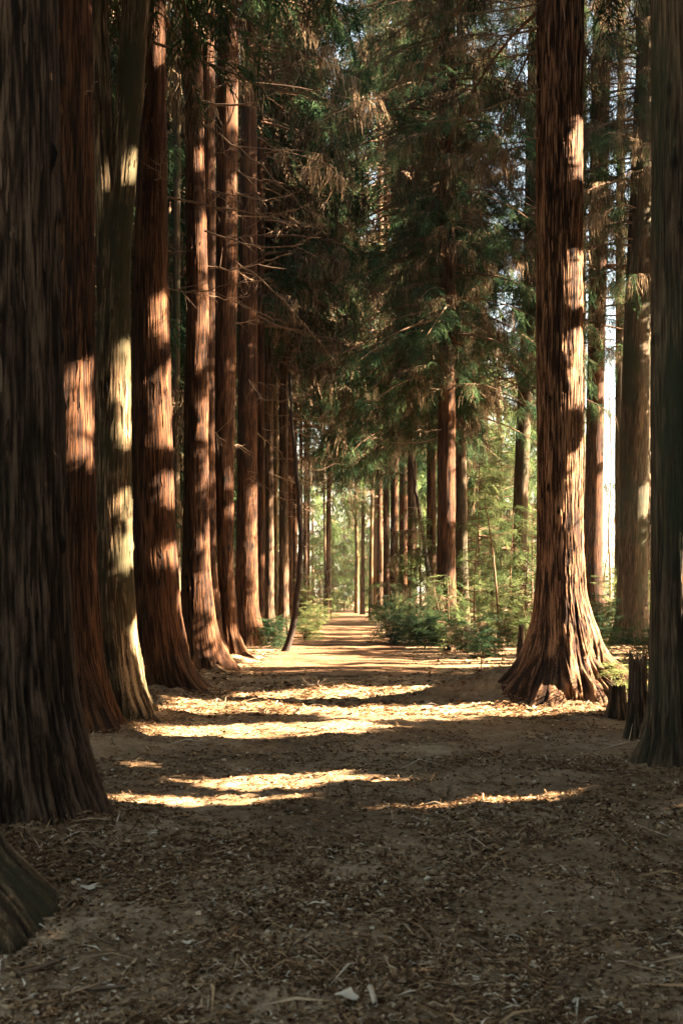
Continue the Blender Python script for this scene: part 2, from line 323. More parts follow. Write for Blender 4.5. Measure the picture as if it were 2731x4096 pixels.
# ------------------------------------------------------------------ trunks
def trunk_mesh(prof, Y, base, ntheta, dz, amp, seed, top=24.0, ridge=0.045, lobes=0.25, zbot=-0.6, jag=0.0, strips=0):
    """prof: rows (y, left x, right x) of the trunk's outline; returns verts (world), quads, bark value."""
    pr = np.array(prof, float)
    z = H - (pr[:, 0] - HY) / F * Y; xc = ((pr[:, 1] + pr[:, 2]) / 2 - CX) / F * Y; r = (pr[:, 2] - pr[:, 1]) / 2 / F * Y
    o = np.argsort(z); z, xc, r = z[o], xc[o], r[o]
    if top > z[-1] + 1:
        sl = (xc[-1] - xc[-3]) / (z[-1] - z[-3]) if len(z) > 3 else 0
        z = np.append(z, top); xc = np.append(xc, xc[-1] + np.clip(sl, -0.03, 0.03) * (top - z[-2])); r = np.append(r, r[-1] * 0.45)
    z0 = base[2] + zbot
    zz = [z0]
    while zz[-1] < z[-1]: zz.append(zz[-1] + dz * np.clip(0.35 + (zz[-1] - base[2]) / 2.5, 0.35, 2.2 if zz[-1] < 13 else 6))
    zz = np.array(zz); zz[-1] = z[-1]
    XC = np.interp(zz, z, xc); RR = np.interp(zz, z, r)
    for _ in range(4):
        XC[1:-1] = (XC[:-2] + 2 * XC[1:-1] + XC[2:]) / 4; RR[1:-1] = (RR[:-2] + 2 * RR[1:-1] + RR[2:]) / 4
    th = np.arange(ntheta) * 2 * np.pi / ntheta
    T, Z = np.meshgrid(th, zz); zr = Z - base[2]
    rm = np.median(r); per = max(8, int(2 * np.pi * rm / ridge)); u = T / (2 * np.pi)
    fl = np.exp(-np.clip(zr, 0, None) / 0.45); cyc = lambda k, v, s: vnoise(u * k, v, seed + s, k)
    warp = 0.45 * cyc(7, Z * 0.5, 1) + 0.22 * cyc(23, Z * 2.1, 2)
    n1 = vnoise(u * per + warp, Z * 1.5, seed + 3, per); n2 = vnoise(u * per * 2 + warp * 2, Z * 4.0, seed + 4, per * 2)
    n3 = vnoise(u * per * 4 + warp * 3, Z * 7, seed + 5, per * 4)
    rg = 1 - np.clip(np.abs(n1) * 2.4, 0, 1)
    pl = cyc(max(6, per // 3), Z * 1.3, 14)
    bark = np.clip(0.56 - 0.34 * rg * (0.5 + 0.5 * pl) + 0.26 * n2 + 0.24 * n3 + 0.2 * pl, 0, 1)
    lob = 2.6 * np.abs(cyc(7, Z * 0.35, 6)) - 0.75 + 0.9 * np.abs(cyc(15, Z * 0.8, 7)) - 0.25 + 0.45 * cyc(29, Z * 2.5, 15)
    rad = RR[:, None] * (1 + lobes * fl * lob + 0.035 * cyc(4, Z * 0.35, 8) + 0.02 * cyc(9, Z * 0.9, 9)) + amp * (0.55 + 2.2 * fl) * (bark - 0.45) * 2
    # knots and snags
    rk = np.random.default_rng(seed + 50)
    for _ in range(44):
        kz, kt = rk.uniform(0.8, 11), rk.uniform(0, 2 * np.pi)
        dd = ((np.angle(np.exp(1j * (T - kt))) * rm) / 0.035) ** 2 + ((Z - base[2] - kz) / 0.05) ** 2
        k = np.exp(-dd); rad += 0.022 * k * (1 if rm > 0.12 else 0.4); bark -= 0.75 * np.exp(-dd * 1.6)
    yc = Y + 0.0 * zz
    if jag: Z = Z + np.where(Z > zz[-1] - 0.12, jag * np.abs(cyc(9, Z * 0, 12)) + jag * 0.7 * np.abs(cyc(23, Z * 0, 13)), 0)
    V = np.stack([XC[:, None] + rad * np.cos(T), yc[:, None] + rad * np.sin(T), Z], -1)
    n = len(zz); i = np.arange(n - 1)[:, None] * ntheta; j = np.arange(ntheta); k = (j + 1) % ntheta
    Q = np.stack([i + j, i + k, i + ntheta + k, i + ntheta + j], -1).reshape(-1, 4)
    V = V.reshape(-1, 3); bark = np.clip(bark, 0, 1).ravel()
    if jag:                                   # broken top
        c = np.mean(V[-ntheta:], 0) - [0, 0, jag * 0.6]
        ring = V[-ntheta:] * 0.45 + c * 0.55; nb = len(V)
        V = np.concatenate([V, ring, [c]]); bark = np.append(bark, np.full(ntheta + 1, 0.75))
        Q = np.concatenate([Q, np.stack([nb - ntheta + j, nb - ntheta + k, nb + k, nb + j], -1),
                            np.stack([nb + j[::2], nb + k[::2], nb + (k[::2] + 1) % ntheta, np.full(len(j[::2]), nb + ntheta)], -1)])
    if strips:
        G = V[:n * ntheta].reshape(n, ntheta, 3); cen = np.stack([XC, yc, zz], 1); SV, SQ, SB = [], [], []; nv = len(V)
        for _ in range(strips):
            a, h = rk.integers(0, ntheta), rk.uniform(0, 1) ** 1.2 * 10.5; l = rk.uniform(0.08, 0.45); w = rk.uniform(0.005, 0.013); m = 6
            zq = base[2] + h + np.linspace(0, l, m); iz = np.searchsorted(zz, zq).clip(1, n - 2); aa = (a + np.round(np.linspace(0, rk.normal(0, 0.02) * ntheta / 6, m)).astype(int)) % ntheta
            c = G[iz, aa].copy(); c[:, 2] = zq; rv = c - cen[iz]; rv[:, 2] = 0; rv /= np.linalg.norm(rv, axis=1)[:, None]; tv = np.stack([-rv[:, 1], rv[:, 0], 0 * zq], 1)
            u_ = np.linspace(-1, 1, m)[:, None]; lift = 0.006 + rk.uniform(0.0, 0.022) * np.clip(u_ * rk.choice([-1, 1]), 0, 1) ** 2; c = c + rv * lift
            ww = w * (1 - 0.75 * u_ ** 4); tw = rk.uniform(-0.5, 0.5)
            SV.append(np.stack([c - tv * ww - rv * 0.006 * tw, c + tv * ww + rv * 0.006 * tw], 1).reshape(-1, 3)); q = np.arange(m - 1) * 2 + nv; nv += 2 * m
            SQ.append(np.stack([q, q + 1, q + 3, q + 2], 1)); SB.append(np.full(2 * m, rk.uniform(0.15, 1.0)))
        V = np.concatenate([V] + SV); Q = np.concatenate([Q] + SQ); bark = np.concatenate([bark] + SB)
    ax = lambda q: np.array([np.interp(q, zz, XC), Y, q]); rd = lambda q: float(np.interp(q, zz, RR))
    return V, Q, bark, ax, rd

# ------------------------------------------------------------------ foliage templates (x out, z up, unit length)
def ribbon(b, p, w, roll, tv):
    p = np.asarray(p, float); n = len(p); d = np.gradient(p, axis=0)
    a = np.cross(d, [0, 0, 1.0]) + 1e-6; a /= np.linalg.norm(a, axis=1)[:, None]
    c = np.cross(a, d); c /= np.linalg.norm(c, axis=1)[:, None] + 1e-9
    side = a * math.cos(roll) + c * math.sin(roll)
    ww = w * np.linspace(1, 0.35, n)[:, None] / 2
    V = np.stack([p - side * ww, p + side * ww], 1).reshape(-1, 3)
    i = np.arange(n - 1) * 2; b.add(V, np.stack([i, i + 1, i + 3, i + 2], 1), tv)
def spray(seed, twigs, w, droop, sub, tdroop=0.5):
    q = np.random.default_rng(seed); b = MB()
    ax = lambda s: np.array([s * (1 - 0.25 * droop * s), 0.06 * math.sin(3 * s + seed), -0.55 * droop * s * s])
    ribbon(b, [ax(s) for s in np.linspace(0, 1, 5)], w * 0.8, 0.3, 0.3)
    for k in range(twigs):
        s = 0.12 + 0.88 * (k + q.random() * 0.8) / twigs; o = ax(min(s, 1)); sg = 1 if k % 2 else -1
        l = (0.5 - 0.27 * s) * q.uniform(0.7, 1.25); a = q.uniform(0.5, 1.1)
        d = np.array([math.cos(a), sg * math.sin(a), q.uniform(-0.1, 0.35)])
        f = lambda t: o + d * l * t + np.array([0, 0, -tdroop * l * t * t * q_d])
        q_d = q.uniform(0.7, 1.5)
        ribbon(b, [f(0), f(0.5), f(1.0)], w, q.uniform(-1, 1), q.uniform(0, 1))
        for m in range(sub):
            t = q.uniform(0.25, 0.9); e = f(t); a2 = a + q.choice([-1, 1]) * q.uniform(0.4, 0.9); l2 = l * q.uniform(0.25, 0.5)
            d2 = np.array([math.cos(a2), sg * math.sin(a2), q.uniform(-0.3, 0.2)])
            ribbon(b, [e, e + d2 * l2 * 0.6 + [0, 0, -0.05 * l2], e + d2 * l2 + [0, 0, -0.35 * l2 * tdroop * 2]], w * 0.85, q.uniform(-1, 1), q.uniform(0, 1))
    return np.concatenate(b.V), np.concatenate(b.Q), np.concatenate(b.A)
def tassel(seed, strands, w):                 # dead hanging foliage
    q = np.random.default_rng(seed); b = MB()
    for k in range(strands):
        s = q.uniform(0, 0.75); o = np.array([s, q.normal(0, 0.05), -0.18 * s * s]); l = q.uniform(0.35, 0.95)
        h = np.array([q.normal(0.12, 0.16), q.normal(0, 0.16), -1.0]); bow = q.normal(0, 0.14, 2)
        f = lambda t: o + np.array([h[0] * l * t + bow[0] * t * (1 - t) * 2 + 0.10 * t * (1 - t), h[1] * l * t + bow[1] * t * (1 - t) * 2, -l * t * t * 0.55 - l * t * 0.35])
        ribbon(b, [f(0), f(0.35), f(0.7), f(1.0)], w * q.uniform(0.7, 1.3), q.uniform(-1.5, 1.5), q.uniform(0, 1))
    return np.concatenate(b.V), np.concatenate(b.Q), np.concatenate(b.A)
HI = [spray(k, 16, 0.026, 1.0, 2, 0.8) for k in range(4)]
LO = [spray(k + 20, 13, 0.046, 1.0, 1, 0.8) for k in range(4)]
UP = [spray(k + 40, 14, 0.030, 0.45, 2, 0.35) for k in range(4)]
DEAD = [tassel(k, 26, 0.017) for k in range(4)]
DEADLO = [tassel(k + 9, 20, 0.030) for k in range(4)]

def bake(b, T, pos, yaw, pitch, scale, tint, i=0, jit=0.35):
    """adds copies of the templates in T to b (one mesh)."""
    pos = np.asarray(pos, float); n = len(pos)
    if not n: return
    which = rng.integers(0, len(T), n)
    for k, (V, Q, A) in enumerate(T):
        m = which == k; c = int(m.sum())
        if not c: continue
        cy_, sy_, cp, sp = np.cos(yaw[m]), np.sin(yaw[m]), np.cos(pitch[m]), np.sin(pitch[m])
        sc = scale[m][:, None]
        x = (V[:, 0][None] * cp[:, None] - V[:, 2][None] * sp[:, None]) * sc; z = (V[:, 0][None] * sp[:, None] + V[:, 2][None] * cp[:, None]) * sc; y = V[:, 1][None] * sc
        X = x * cy_[:, None] - y * sy_[:, None] + pos[m, 0][:, None]; Yv = x * sy_[:, None] + y * cy_[:, None] + pos[m, 1][:, None]; Zv = z + pos[m, 2][:, None]
        tt = np.clip(tint[m][:, None] + (A[None] - 0.5) * jit, 0, 1)
        QQ = (Q[None] + (np.arange(c) * len(V))[:, None, None]).reshape(-1, 4)
        b.add(np.stack([X, Yv, Zv], -1).reshape(-1, 3), QQ, tt.ravel(), i)

def crown_fill(b, ax, rd, z0, z1, L, T, step=0.5, per=3, az=None, sc=(0.45, 0.8), tint=(0.15, 0.75), dens=0.17, carve=True, droop=0.35, live=1.0, TD=None, lift=0.15, wood=True, keep=None):
    pos, yaw, pit, scl, tn, dd = [], [], [], [], [], []
    z = z0
    def far_gap(p):
        px, pyy = CX + p[:, 0] / p[:, 1] * F, HY - (p[:, 2] - H) / p[:, 1] * F
        return ((px > 838) & (px < 906) & (((pyy > 200) & (pyy < 335)) | ((pyy > 390) & (pyy < 565)))) | ((px > 848) & (px < 895) & (pyy > 680) & (pyy < 800)) | ((px > 1100) & (px < 1180) & (pyy > 850) & (pyy < 1090))
    while z < z1:
        f = (z - z0) / max(z1 - z0, 1e-3); Lz = L * (0.75 + 0.6 * f) if f < 0.35 else L * (0.96 - 0.75 * (f - 0.35))
        for k in range(per):
            a = rng.uniform(0, 2 * np.pi) if az is None else rng.normal(az[0], az[1])
            l = max(0.5, Lz * rng.uniform(0.6, 1.15)); o = ax(z + rng.uniform(-0.2, 0.2)); d = np.array([math.cos(a), math.sin(a), 0])
            up = rng.uniform(-0.05, lift) ; t = np.linspace(0, 1, 7)[:, None]
            bend = np.array([-d[1], d[0], 0]) * rng.normal(0, 0.18) * l
            pts = o + d * l * t + bend * t * t + np.array([0, 0, 1.0]) * (up * l * t - droop * l * t * t)
            if keep is not None and not keep(pts[4]): continue
            if wood: b.add(*tube(pts, 0.012 + 0.010 * l, 0.004, 4), 0.5, 1)
            n = int(l * 0.8 / dens) + 1; tt = rng.uniform(0.22, 1.0, n)
            pp = np.stack([np.interp(tt, t[:, 0], pts[:, c]) for c in range(3)], 1); pp += rng.normal(0, 0.05, pp.shape)
            pos.append(pp); yaw.append(a + rng.normal(0, 0.9, n)); pit.append(rng.normal(-0.35, 0.3, n)); scl.append(rng.uniform(*sc, n))
            tn.append(rng.uniform(*tint, n)); dd.append(rng.random(n) > live + 0.25 * rng.normal())
        z += step * rng.uniform(0.7, 1.3)
    if not pos: return
    pos, yaw, pit, scl, tn, dd = map(np.concatenate, (pos, yaw, pit, scl, tn, dd))
    if carve:
        k = ~lit(pos - np.array([0, 0, 0.15]), 0.22); pos, yaw, pit, scl, tn, dd = (q[k] for q in (pos, yaw, pit, scl, tn, dd))
    if carve:
        k = ~far_gap(pos - np.array([0, 0, 0.2])) | (rng.random(len(pos)) < 0.1); pos, yaw, pit, scl, tn, dd = (q[k] for q in (pos, yaw, pit, scl, tn, dd))
    a = ~dd
    bake(b, T, pos[a], yaw[a], pit[a], scl[a], tn[a], 0)
    if dd.any(): bake(b, TD or DEADLO, pos[dd], yaw[dd], pit[dd] * 0.3, scl[dd] * 1.15, rng.uniform(0.1, 0.9, int(dd.sum())), 2)
CM = lambda: [M['needle'], M['limb'], M['dead']]

def dead_branch(parent, base, pts, r0, twigs=8, tl=0.5, seed=0):
    q = np.random.default_rng(seed); b = MB(); n = 14
    p = smooth_line(pts, n); p[1:-1] += q.normal(0, 0.016, (n - 2, 3))
    b.add(*tube(p, r0, max(0.0022, r0 * 0.22), 6))
    L = np.linalg.norm(p[-1] - p[0])
    for k in range(twigs):
        i = q.integers(2, n - 1); d = p[i] - p[i - 1]; d /= np.linalg.norm(d) + 1e-9
        l = tl * q.uniform(0.3, 1.2); sd = q.normal(0, 1, 3); sd[2] = q.normal(-0.35, 0.5); v = d * 0.7 + sd * 0.6; v /= np.linalg.norm(v)
        t = np.linspace(0, 1, 5)[:, None]; w = p[i] + v * l * t + np.array([0, 0, 1.0]) * q.uniform(-0.35, 0.25) * l * t * t
        b.add(*tube(w, r0 * 0.35 + 0.001, 0.0015, 4))
        for _ in range(2):
            j = q.integers(2, 5); v2 = v + q.normal(0, 0.6, 3); v2 /= np.linalg.norm(v2)
            b.add(*tube(w[j - 1] + v2 * l * 0.45 * np.linspace(0, 1, 3)[:, None], 0.0018, 0.001, 3))
    return b.build('dead_branch', M['twig'], parent, base, True)

# ------------------------------------------------------------------ trees of the two rows
TREES = {}
def tree(key, name, prof, Y, label, bark='red', ntheta=160, dz=0.05, amp=0.012, top=24, lobes=0.25, ridge=0.03, group=None, cat='tree'):
    yb, xl, xr = prof[-1]; bx = ((xl + xr) / 2 - CX) / F * Y; base = np.array([bx, Y, float(gz(bx, Y))])
    t = thing(name, base, label, cat, group)
    seed = len(TREES) * 17 + 3
    V, Q, bk, ax, rd = trunk_mesh(prof, Y, base, ntheta, dz, amp, seed, top, ridge, lobes, strips={320: 520, 280: 380, 240: 300, 220: 60, 180: 160}.get(ntheta, 60 if ntheta > 100 else 0))
    mesh_np('trunk', V - base, Q, M[bark], t, bk, "bark", smooth=True)
    TREES[key] = dict(o=t, base=base, ax=ax, rd=rd, Y=Y); return TREES[key]
GL, GR = "cedar trunks in the row along the path's left edge", "cedar trunks in the row along the path's right edge"
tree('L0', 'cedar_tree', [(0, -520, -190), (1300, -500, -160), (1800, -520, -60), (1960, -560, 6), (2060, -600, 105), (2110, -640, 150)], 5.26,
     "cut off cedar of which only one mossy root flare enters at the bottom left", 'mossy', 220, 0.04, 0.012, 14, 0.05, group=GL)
tree('L1', 'cedar_tree', [(0, -170, 128), (700, -165, 136), (1300, -160, 152), (1600, -165, 172), (1800, -180, 214), (1890, -190, 245)], 7.25,
     "thick dark shaggy trunk filling the left edge, nearest of the tall trunks", 'brown', 320, 0.035, 0.014, 16, 0.03, 0.032, group=GL)
tree('L2', 'cedar_tree', [(0, 80, 212), (800, 85, 217), (1300, 85, 222), (1500, 85, 236), (1620, 80, 260), (1700, 75, 290)], 11.9,
     "brown trunk with one orange sunlit patch, squeezed behind the nearest dark trunk", 'red', 280, 0.04, 0.013, 20, 0.25, group=GL)
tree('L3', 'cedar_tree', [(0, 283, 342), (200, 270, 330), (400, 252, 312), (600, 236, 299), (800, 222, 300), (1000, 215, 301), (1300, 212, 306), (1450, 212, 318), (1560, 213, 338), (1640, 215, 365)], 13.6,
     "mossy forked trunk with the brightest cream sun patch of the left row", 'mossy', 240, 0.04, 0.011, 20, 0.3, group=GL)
tree('L4', 'cedar_tree', [(0, 335, 381), (300, 322, 382), (600, 306, 385), (900, 303, 392), (1200, 306, 401), (1400, 312, 413), (1500, 316, 432), (1560, 318, 455), (1600, 320, 480)], 16.95,
     "reddish trunk spotted with small sun patches, just beyond the mossy forked trunk", 'red', 240, 0.045, 0.012, 22, 0.25, group=GL)
tree('L5', 'cedar_tree', [(0, 424, 464), (400, 427, 470), (700, 429, 479), (850, 425, 478), (1000, 423, 478), (1300, 418, 482), (1420, 415, 492), (1500, 411, 508), (1545, 406, 524)], 21.9,
     "dark trunk with a bulge halfway up, fifth along the left row, sunlit at the foot", 'red', 180, 0.05, 0.012, 24, 0.25, group=GL)
tree('L5b', 'cedar_tree', [(0, 462, 492), (500, 468, 496), (900, 466, 492), (1300, 462, 497), (1450, 462, 512), (1515, 458, 530)], 25.4,
     "slim trunk half hidden behind the bulging dark trunk, bright along one side", 'red', 120, 0.07, 0.009, 24, group=GL)
tree('L6', 'cedar_tree', [(0, 500, 547), (600, 496, 545), (1000, 491, 538), (1300, 500, 536), (1450, 503, 548), (1520, 502, 575)], 26.0,
     "straight dark trunk, upper half in shade, with pale splayed roots beside the path", 'red', 140, 0.06, 0.011, 24, group=GL)
tree('L7', 'cedar_tree', [(0, 556, 590), (400, 553, 590), (800, 548, 592), (1200, 543, 590), (1400, 539, 594), (1490, 536, 613)], 31.5,
     "black sided trunk with a yellow mossy foot beside the sapling", 'red', 130, 0.07, 0.011, 26, group=GL)
for key, x, w, Y, lab, bk in [
    ('L8', 599, 17, 36, "thin trunk directly behind the one with the yellow mossy foot", 'red'),
    ('L9', 618, 19, 40, "shaded narrow brown trunk just before the thin yellowish one", 'brown'),
    ('L10', 633, 11, 44, "thin yellowish trunk among the far left row, mossy on its lit side", 'mossy'),
    ('L11', 651, 20, 41, "grooved brown trunk behind the curved black sapling", 'brown'),
    ('L12', 665, 13, 47, "trunk lit bright orange, straight behind the curved sapling's upper stem", 'red'),
    ('L13', 677, 10, 54, "slender reddish trunk just right of the curved sapling", 'red'),
    ('L14', 691, 8, 64, "pale thin trunk rising from the sunlit low bush", 'brown'),
    ('L15', 701, 8, 73, "farthest but one slim trunk of the left row", 'brown'),
    ('L16', 708, 6, 84, "last and thinnest trunk of the left row", 'brown')]:
    yb = HY + H * F / Y
    tree(key, 'cedar_tree', [(200, x - w * 0.42, x + w * 0.42), (800, x - w * 0.5, x + w * 0.5), (1200, x - w * 0.52, x + w * 0.55), (yb - 60, x - w * 0.58, x + w * 0.6), (yb - 18, x - w * 0.75, x + w * 0.8), (yb, x - w, x + w * 1.05)],
         Y, lab, bk, 64, 0.14, 0.008, 36, 0.2, group=GL)
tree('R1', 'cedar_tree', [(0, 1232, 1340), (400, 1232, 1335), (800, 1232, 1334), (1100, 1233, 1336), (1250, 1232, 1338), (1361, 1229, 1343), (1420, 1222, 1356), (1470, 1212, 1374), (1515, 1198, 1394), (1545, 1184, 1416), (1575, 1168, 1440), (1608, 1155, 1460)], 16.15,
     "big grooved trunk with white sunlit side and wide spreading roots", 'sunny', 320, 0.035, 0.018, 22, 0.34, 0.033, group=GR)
tree('R2', 'cedar_tree', [(0, 1497, 1590), (1200, 1495, 1600), (1550, 1492, 1605), (1680, 1484, 1618), (1770, 1462, 1645)], 9.7,
     "smooth dull trunk cut by the right edge, nearest on the right, one orange streak", 'green', 240, 0.04, 0.008, 18, 0.12, group=GR)
tree('R3', 'cedar_tree', [(0, 1466, 1504), (300, 1452, 1498), (700, 1434, 1492), (1000, 1424, 1487), (1200, 1422, 1486), (1400, 1415, 1487), (1480, 1404, 1495)], 34.0,
     "leaning greenish trunk standing behind the tall broken post", 'green', 120, 0.08, 0.010, 26, group="trees in the wood right of the path")
tree('R4', 'cedar_tree', [(0, 1362, 1402), (450, 1352, 1396), (800, 1349, 1388), (1100, 1343, 1384), (1300, 1338, 1382), (1440, 1330, 1390)], 39.0,
     "trunk with bright ragged lit side against white sky, right of the big one", 'red', 120, 0.08, 0.011, 26, group="trees in the wood right of the path")
tree('R5', 'cedar_tree', [(0, 1215, 1245), (650, 1200, 1230), (1000, 1184, 1216), (1300, 1173, 1207), (1440, 1166, 1212)], 38.0,
     "dark slightly leaning trunk just left of the big grooved one", 'green', 110, 0.08, 0.009, 26, group="trees in the wood right of the path")
tree('R6', 'cedar_tree', [(0, 1010, 1044), (900, 1006, 1045), (1300, 1003, 1045), (1400, 1000, 1048), (1485, 990, 1056)], 32.6,
     "dark red trunk with orange lit rim rising out of the shrubs", 'red', 140, 0.07, 0.012, 26, group=GR)
tree('R7', 'cedar_tree', [(0, 1048, 1070), (900, 1043, 1068), (1300, 1046, 1074), (1470, 1040, 1082)], 37.0,
     "paler greyish trunk touching the dark red trunk's lit side", 'green', 100, 0.08, 0.009, 26, group=GR)
for key, x, w, Y, lab, bk in [
    ('R8', 990, 21, 42, "shaded trunk on the left of the dark red trunk", 'red'),
    ('R9', 946, 20, 48, "black trunk behind the leaning dead pole", 'brown'),
    ('R10', 926, 19, 52, "dark trunk left of the leaning dead pole", 'red'),
    ('R11', 905, 17, 56, "red brown trunk third from the far end of the right row", 'red'),
    ('R12', 887, 14, 62, "reddish trunk with a broken white snag high on it, near the path's end", 'red'),
    ('R13', 871, 11, 70, "slim last trunk of the right row at the path's end", 'red')]:
    yb = HY + H * F / Y
    tree(key, 'cedar_tree', [(200, x - w * 0.42, x + w * 0.42), (800, x - w * 0.5, x + w * 0.5), (1200, x - w * 0.52, x + w * 0.55), (yb - 40, x - w * 0.6, x + w * 0.6), (yb, x - w * 0.9, x + w * 0.9)],
         Y, lab, bk, 64, 0.14, 0.008, 40, 0.2, group=GR)
for key, x0, x1, w, Y, lab, bk in [
    ('C1', 757, 753, 11, 70, "thin dark tree on the path's left rim at its far end, hung with brown tufts", 'brown'),
    ('C2', 815, 819, 8, 88, "pale slim trunk in the middle of the path's far end", 'mossy'),
    ('C3', 834, 832, 8, 84, "dark slim trunk between two pale ones at the path's far end", 'brown'),
    ('C4', 858, 851, 8, 72, "pale bent slim trunk by the small post at the path's far end", 'mossy'),
    ('C5', 742, 746, 5, 80, "thinnest dark stem at the path's far end, beside the brown tufted tree", 'brown')]:
    yb = HY + H * F / Y; xm = (x0 + x1) / 2
    tree(key, 'slim_tree', [(500, x0 - w * 0.3, x0 + w * 0.3), (900, x0 + 3 - w * 0.4, x0 + 3 + w * 0.4), (1150, xm - w * 0.5, xm + w * 0.5), (1300, x1 + 1 - w * 0.55, x1 + 1 + w * 0.55), (yb, x1 - w * 0.75, x1 + w * 0.75)],
         Y, lab, bk, 32, 0.2, 0.006, 18, 0.1, group="slim trees at the path's far end")
def root(key, pts, r0, r1, bark):
    T = TREES[key]; p = smooth_line(pts, 26); p[:, 2] -= 0.65 * r0; V, Q = tube(p, r0, r1, 28, 0.8); c = np.repeat(p, 28, 0); dv = V - c
    th = np.tile(np.arange(28), 26); ln = np.repeat(np.arange(26), 28)
    k = 1 + 0.16 * vnoise(th * 0.5, ln * 0.12, 61, 14) + 0.22 * vnoise(th * 1.0, ln * 0.3, 62, 28)
    mesh_np('root', c + dv * k[:, None] - T['base'], Q, M[bark], T['o'], np.clip(0.5 + 1.6 * (k - 1), 0, 1), "bark", smooth=True)
def gpt(x, y, up=0.0):
    Y = gY(y); X = (x - CX) / F * Y; return np.array([X, Y, float(gz(X, Y)) + up])
root('R1', [P(1235, 1535, 16.35), P(1185, 1572, 16.3), P(1130, 1594, 16.3), P(1080, 1610, 16.2), P(1030, 1628, 16.2)], 0.22, 0.07, 'red')
for key, bk, x, y, xe, ye, r in [('L1', 'brown', 150, 1830, 262, 1915, 0.12), ('L1', 'brown', 60, 1860, 90, 1960, 0.13), ('L1', 'brown', -60, 1850, -30, 1985, 0.12), ('L2', 'red', 215, 1650, 300, 1702, 0.10), ('L2', 'red', 180, 1650, 215, 1735, 0.10), ('L3', 'mossy', 300, 1600, 372, 1668, 0.10), ('L3', 'mossy', 262, 1610, 285, 1695, 0.09),
                             ('L4', 'red', 420, 1555, 492, 1606, 0.12), ('L4', 'red', 360, 1560, 385, 1618, 0.10), ('L5', 'red', 490, 1515, 535, 1552, 0.11), ('L5', 'red', 440, 1510, 452, 1562, 0.10), ('L6', 'red', 545, 1490, 592, 1524, 0.10), ('L6', 'red', 525, 1490, 545, 1530, 0.10)]:
    Yb = TREES[key]['Y']; root(key, [P(x, y, Yb - 0.12), P((x + xe) / 2, (y + ye) / 2 - 4, Yb - 0.2), gpt(xe, ye - 6, 0.02), gpt(xe + (xe - x) * 0.35, ye + (ye - y) * 0.2, -0.1)], r, 0.03, bk)
# second stem of the forked trunk
t3 = TREES['L3']
V, Q, bk, ax, rd = trunk_mesh([(-200, 204, 236), (0, 209, 243), (200, 212, 256), (330, 216, 266), (480, 220, 270), (700, 224, 268)], 13.55, t3['base'], 160, 0.05, 0.010, 777, 20, 0.045, 0.0, zbot=4.0)
mesh_np('trunk', V - t3['base'], Q, M['mossy'], t3['o'], bk, "bark", smooth=True)
# background trunks among the dark wood on the left and beyond the right row
for key, x, w, Y, lab in [
    ('B1', 407, 15, 31, "dark trunk seen in the gap between the spotted trunk and the bulging one"),
    ('B2', 396, 6, 36, "thin bent stem in the gap beside the spotted trunk"),
    ('B3', 1340, 11, 47, "thin dark trunk hugging the big trunk's lit side"),
    ('B4', 1424, 20, 44, "dark trunk showing only in the top right between foliage"),
    ('B5', 1487, 16, 48, "thin trunk in the bright slit beside the trunk at the right edge")]:
    yb = HY + H * F / Y; j = 8 if key == 'B2' else 3
    tree(key, 'cedar_tree', [(0, x + j - w * 0.42, x + j + w * 0.42), (500, x - w * 0.5, x + w * 0.5), (1000, x - j - w * 0.5, x - j + w * 0.55), (yb - 40, x - w * 0.6, x + w * 0.6), (yb, x - w * 0.8, x + w * 0.9)],
         Y, lab, 'green', 48, 0.16, 0.008, 24, 0.2, group="trunks in the dark wood")

# ------------------------------------------------------------------ crowns
def crown(key, **k):
    T = TREES[key]; b = MB(); kw = dict(k); runs = kw.pop('runs', [{}])
    for r in runs:
        q = dict(kw); q.update(r); crown_fill(b, T['ax'], T['rd'], q.pop('z0'), q.pop('z1'), q.pop('L'), q.pop('T', LO), **q)
    if b.n: b.build('crown', None, T['o'], T['base'], mats=CM())
for key, z0, L in [('R6', 7.6, 4.0), ('R7', 7.0, 3.6), ('R8', 7.5, 4.2)]:
    crown(key, L=L, T=HI, live=0.75, TD=DEAD, droop=0.45, runs=[dict(z0=z0, z1=13, per=5), dict(z0=13, z1=25, per=4, L=4.4), dict(z0=z0 + 0.3, z1=19, per=4, L=2.0, az=(-1.6, 0.8), live=0.6)])
for key, z0, L in [('R9', 7.5, 4.0), ('R10', 8.0, 4.2), ('R11', 8.0, 4.2), ('R12', 9.5, 4.2), ('R13', 11.0, 4.0)]:
    crown(key, z0=z0, z1=36, L=L + 0.5, T=LO, live=0.8, droop=0.45, per=4, dens=0.22, step=0.65, sc=(0.6, 1.0))
crown('R1', z0=9.8, z1=18, L=3.8, T=HI, live=0.35, TD=DEAD, per=3, droop=0.5)
crown('R5', z0=8.4, z1=24, L=3.4, T=HI, live=0.7, TD=DEAD, per=5)
crown('R4', z0=10.2, z1=24, L=3.6, T=HI, live=0.5, TD=DEAD, per=5)
crown('R3', z0=11.0, z1=22, L=3.4, T=HI, live=0.45, TD=DEAD, per=5)
crown('R2', z0=8.5, z1=16, L=3.0, T=HI, live=0.5, per=2)
for key, z0 in [('L1', 8), ('L2', 9.5), ('L3', 9.5), ('L4', 10.5), ('L5', 14.5), ('L5b', 15), ('L6', 16), ('L7', 16)]:
    crown(key, z0=z0, z1=z0 + 12, L=3.6, T=LO, live=0.5, per=4, dens=0.2)
for key, z0 in [('L8', 10), ('L9', 10), ('L11', 10), ('L12', 10), ('L13', 10.5), ('L14', 11), ('L15', 11), ('L16', 11)]:
    crown(key, z0=z0, z1=33, L=3.8, T=LO, live=0.6, per=4, dens=0.24, step=0.6, sc=(0.6, 1.0))
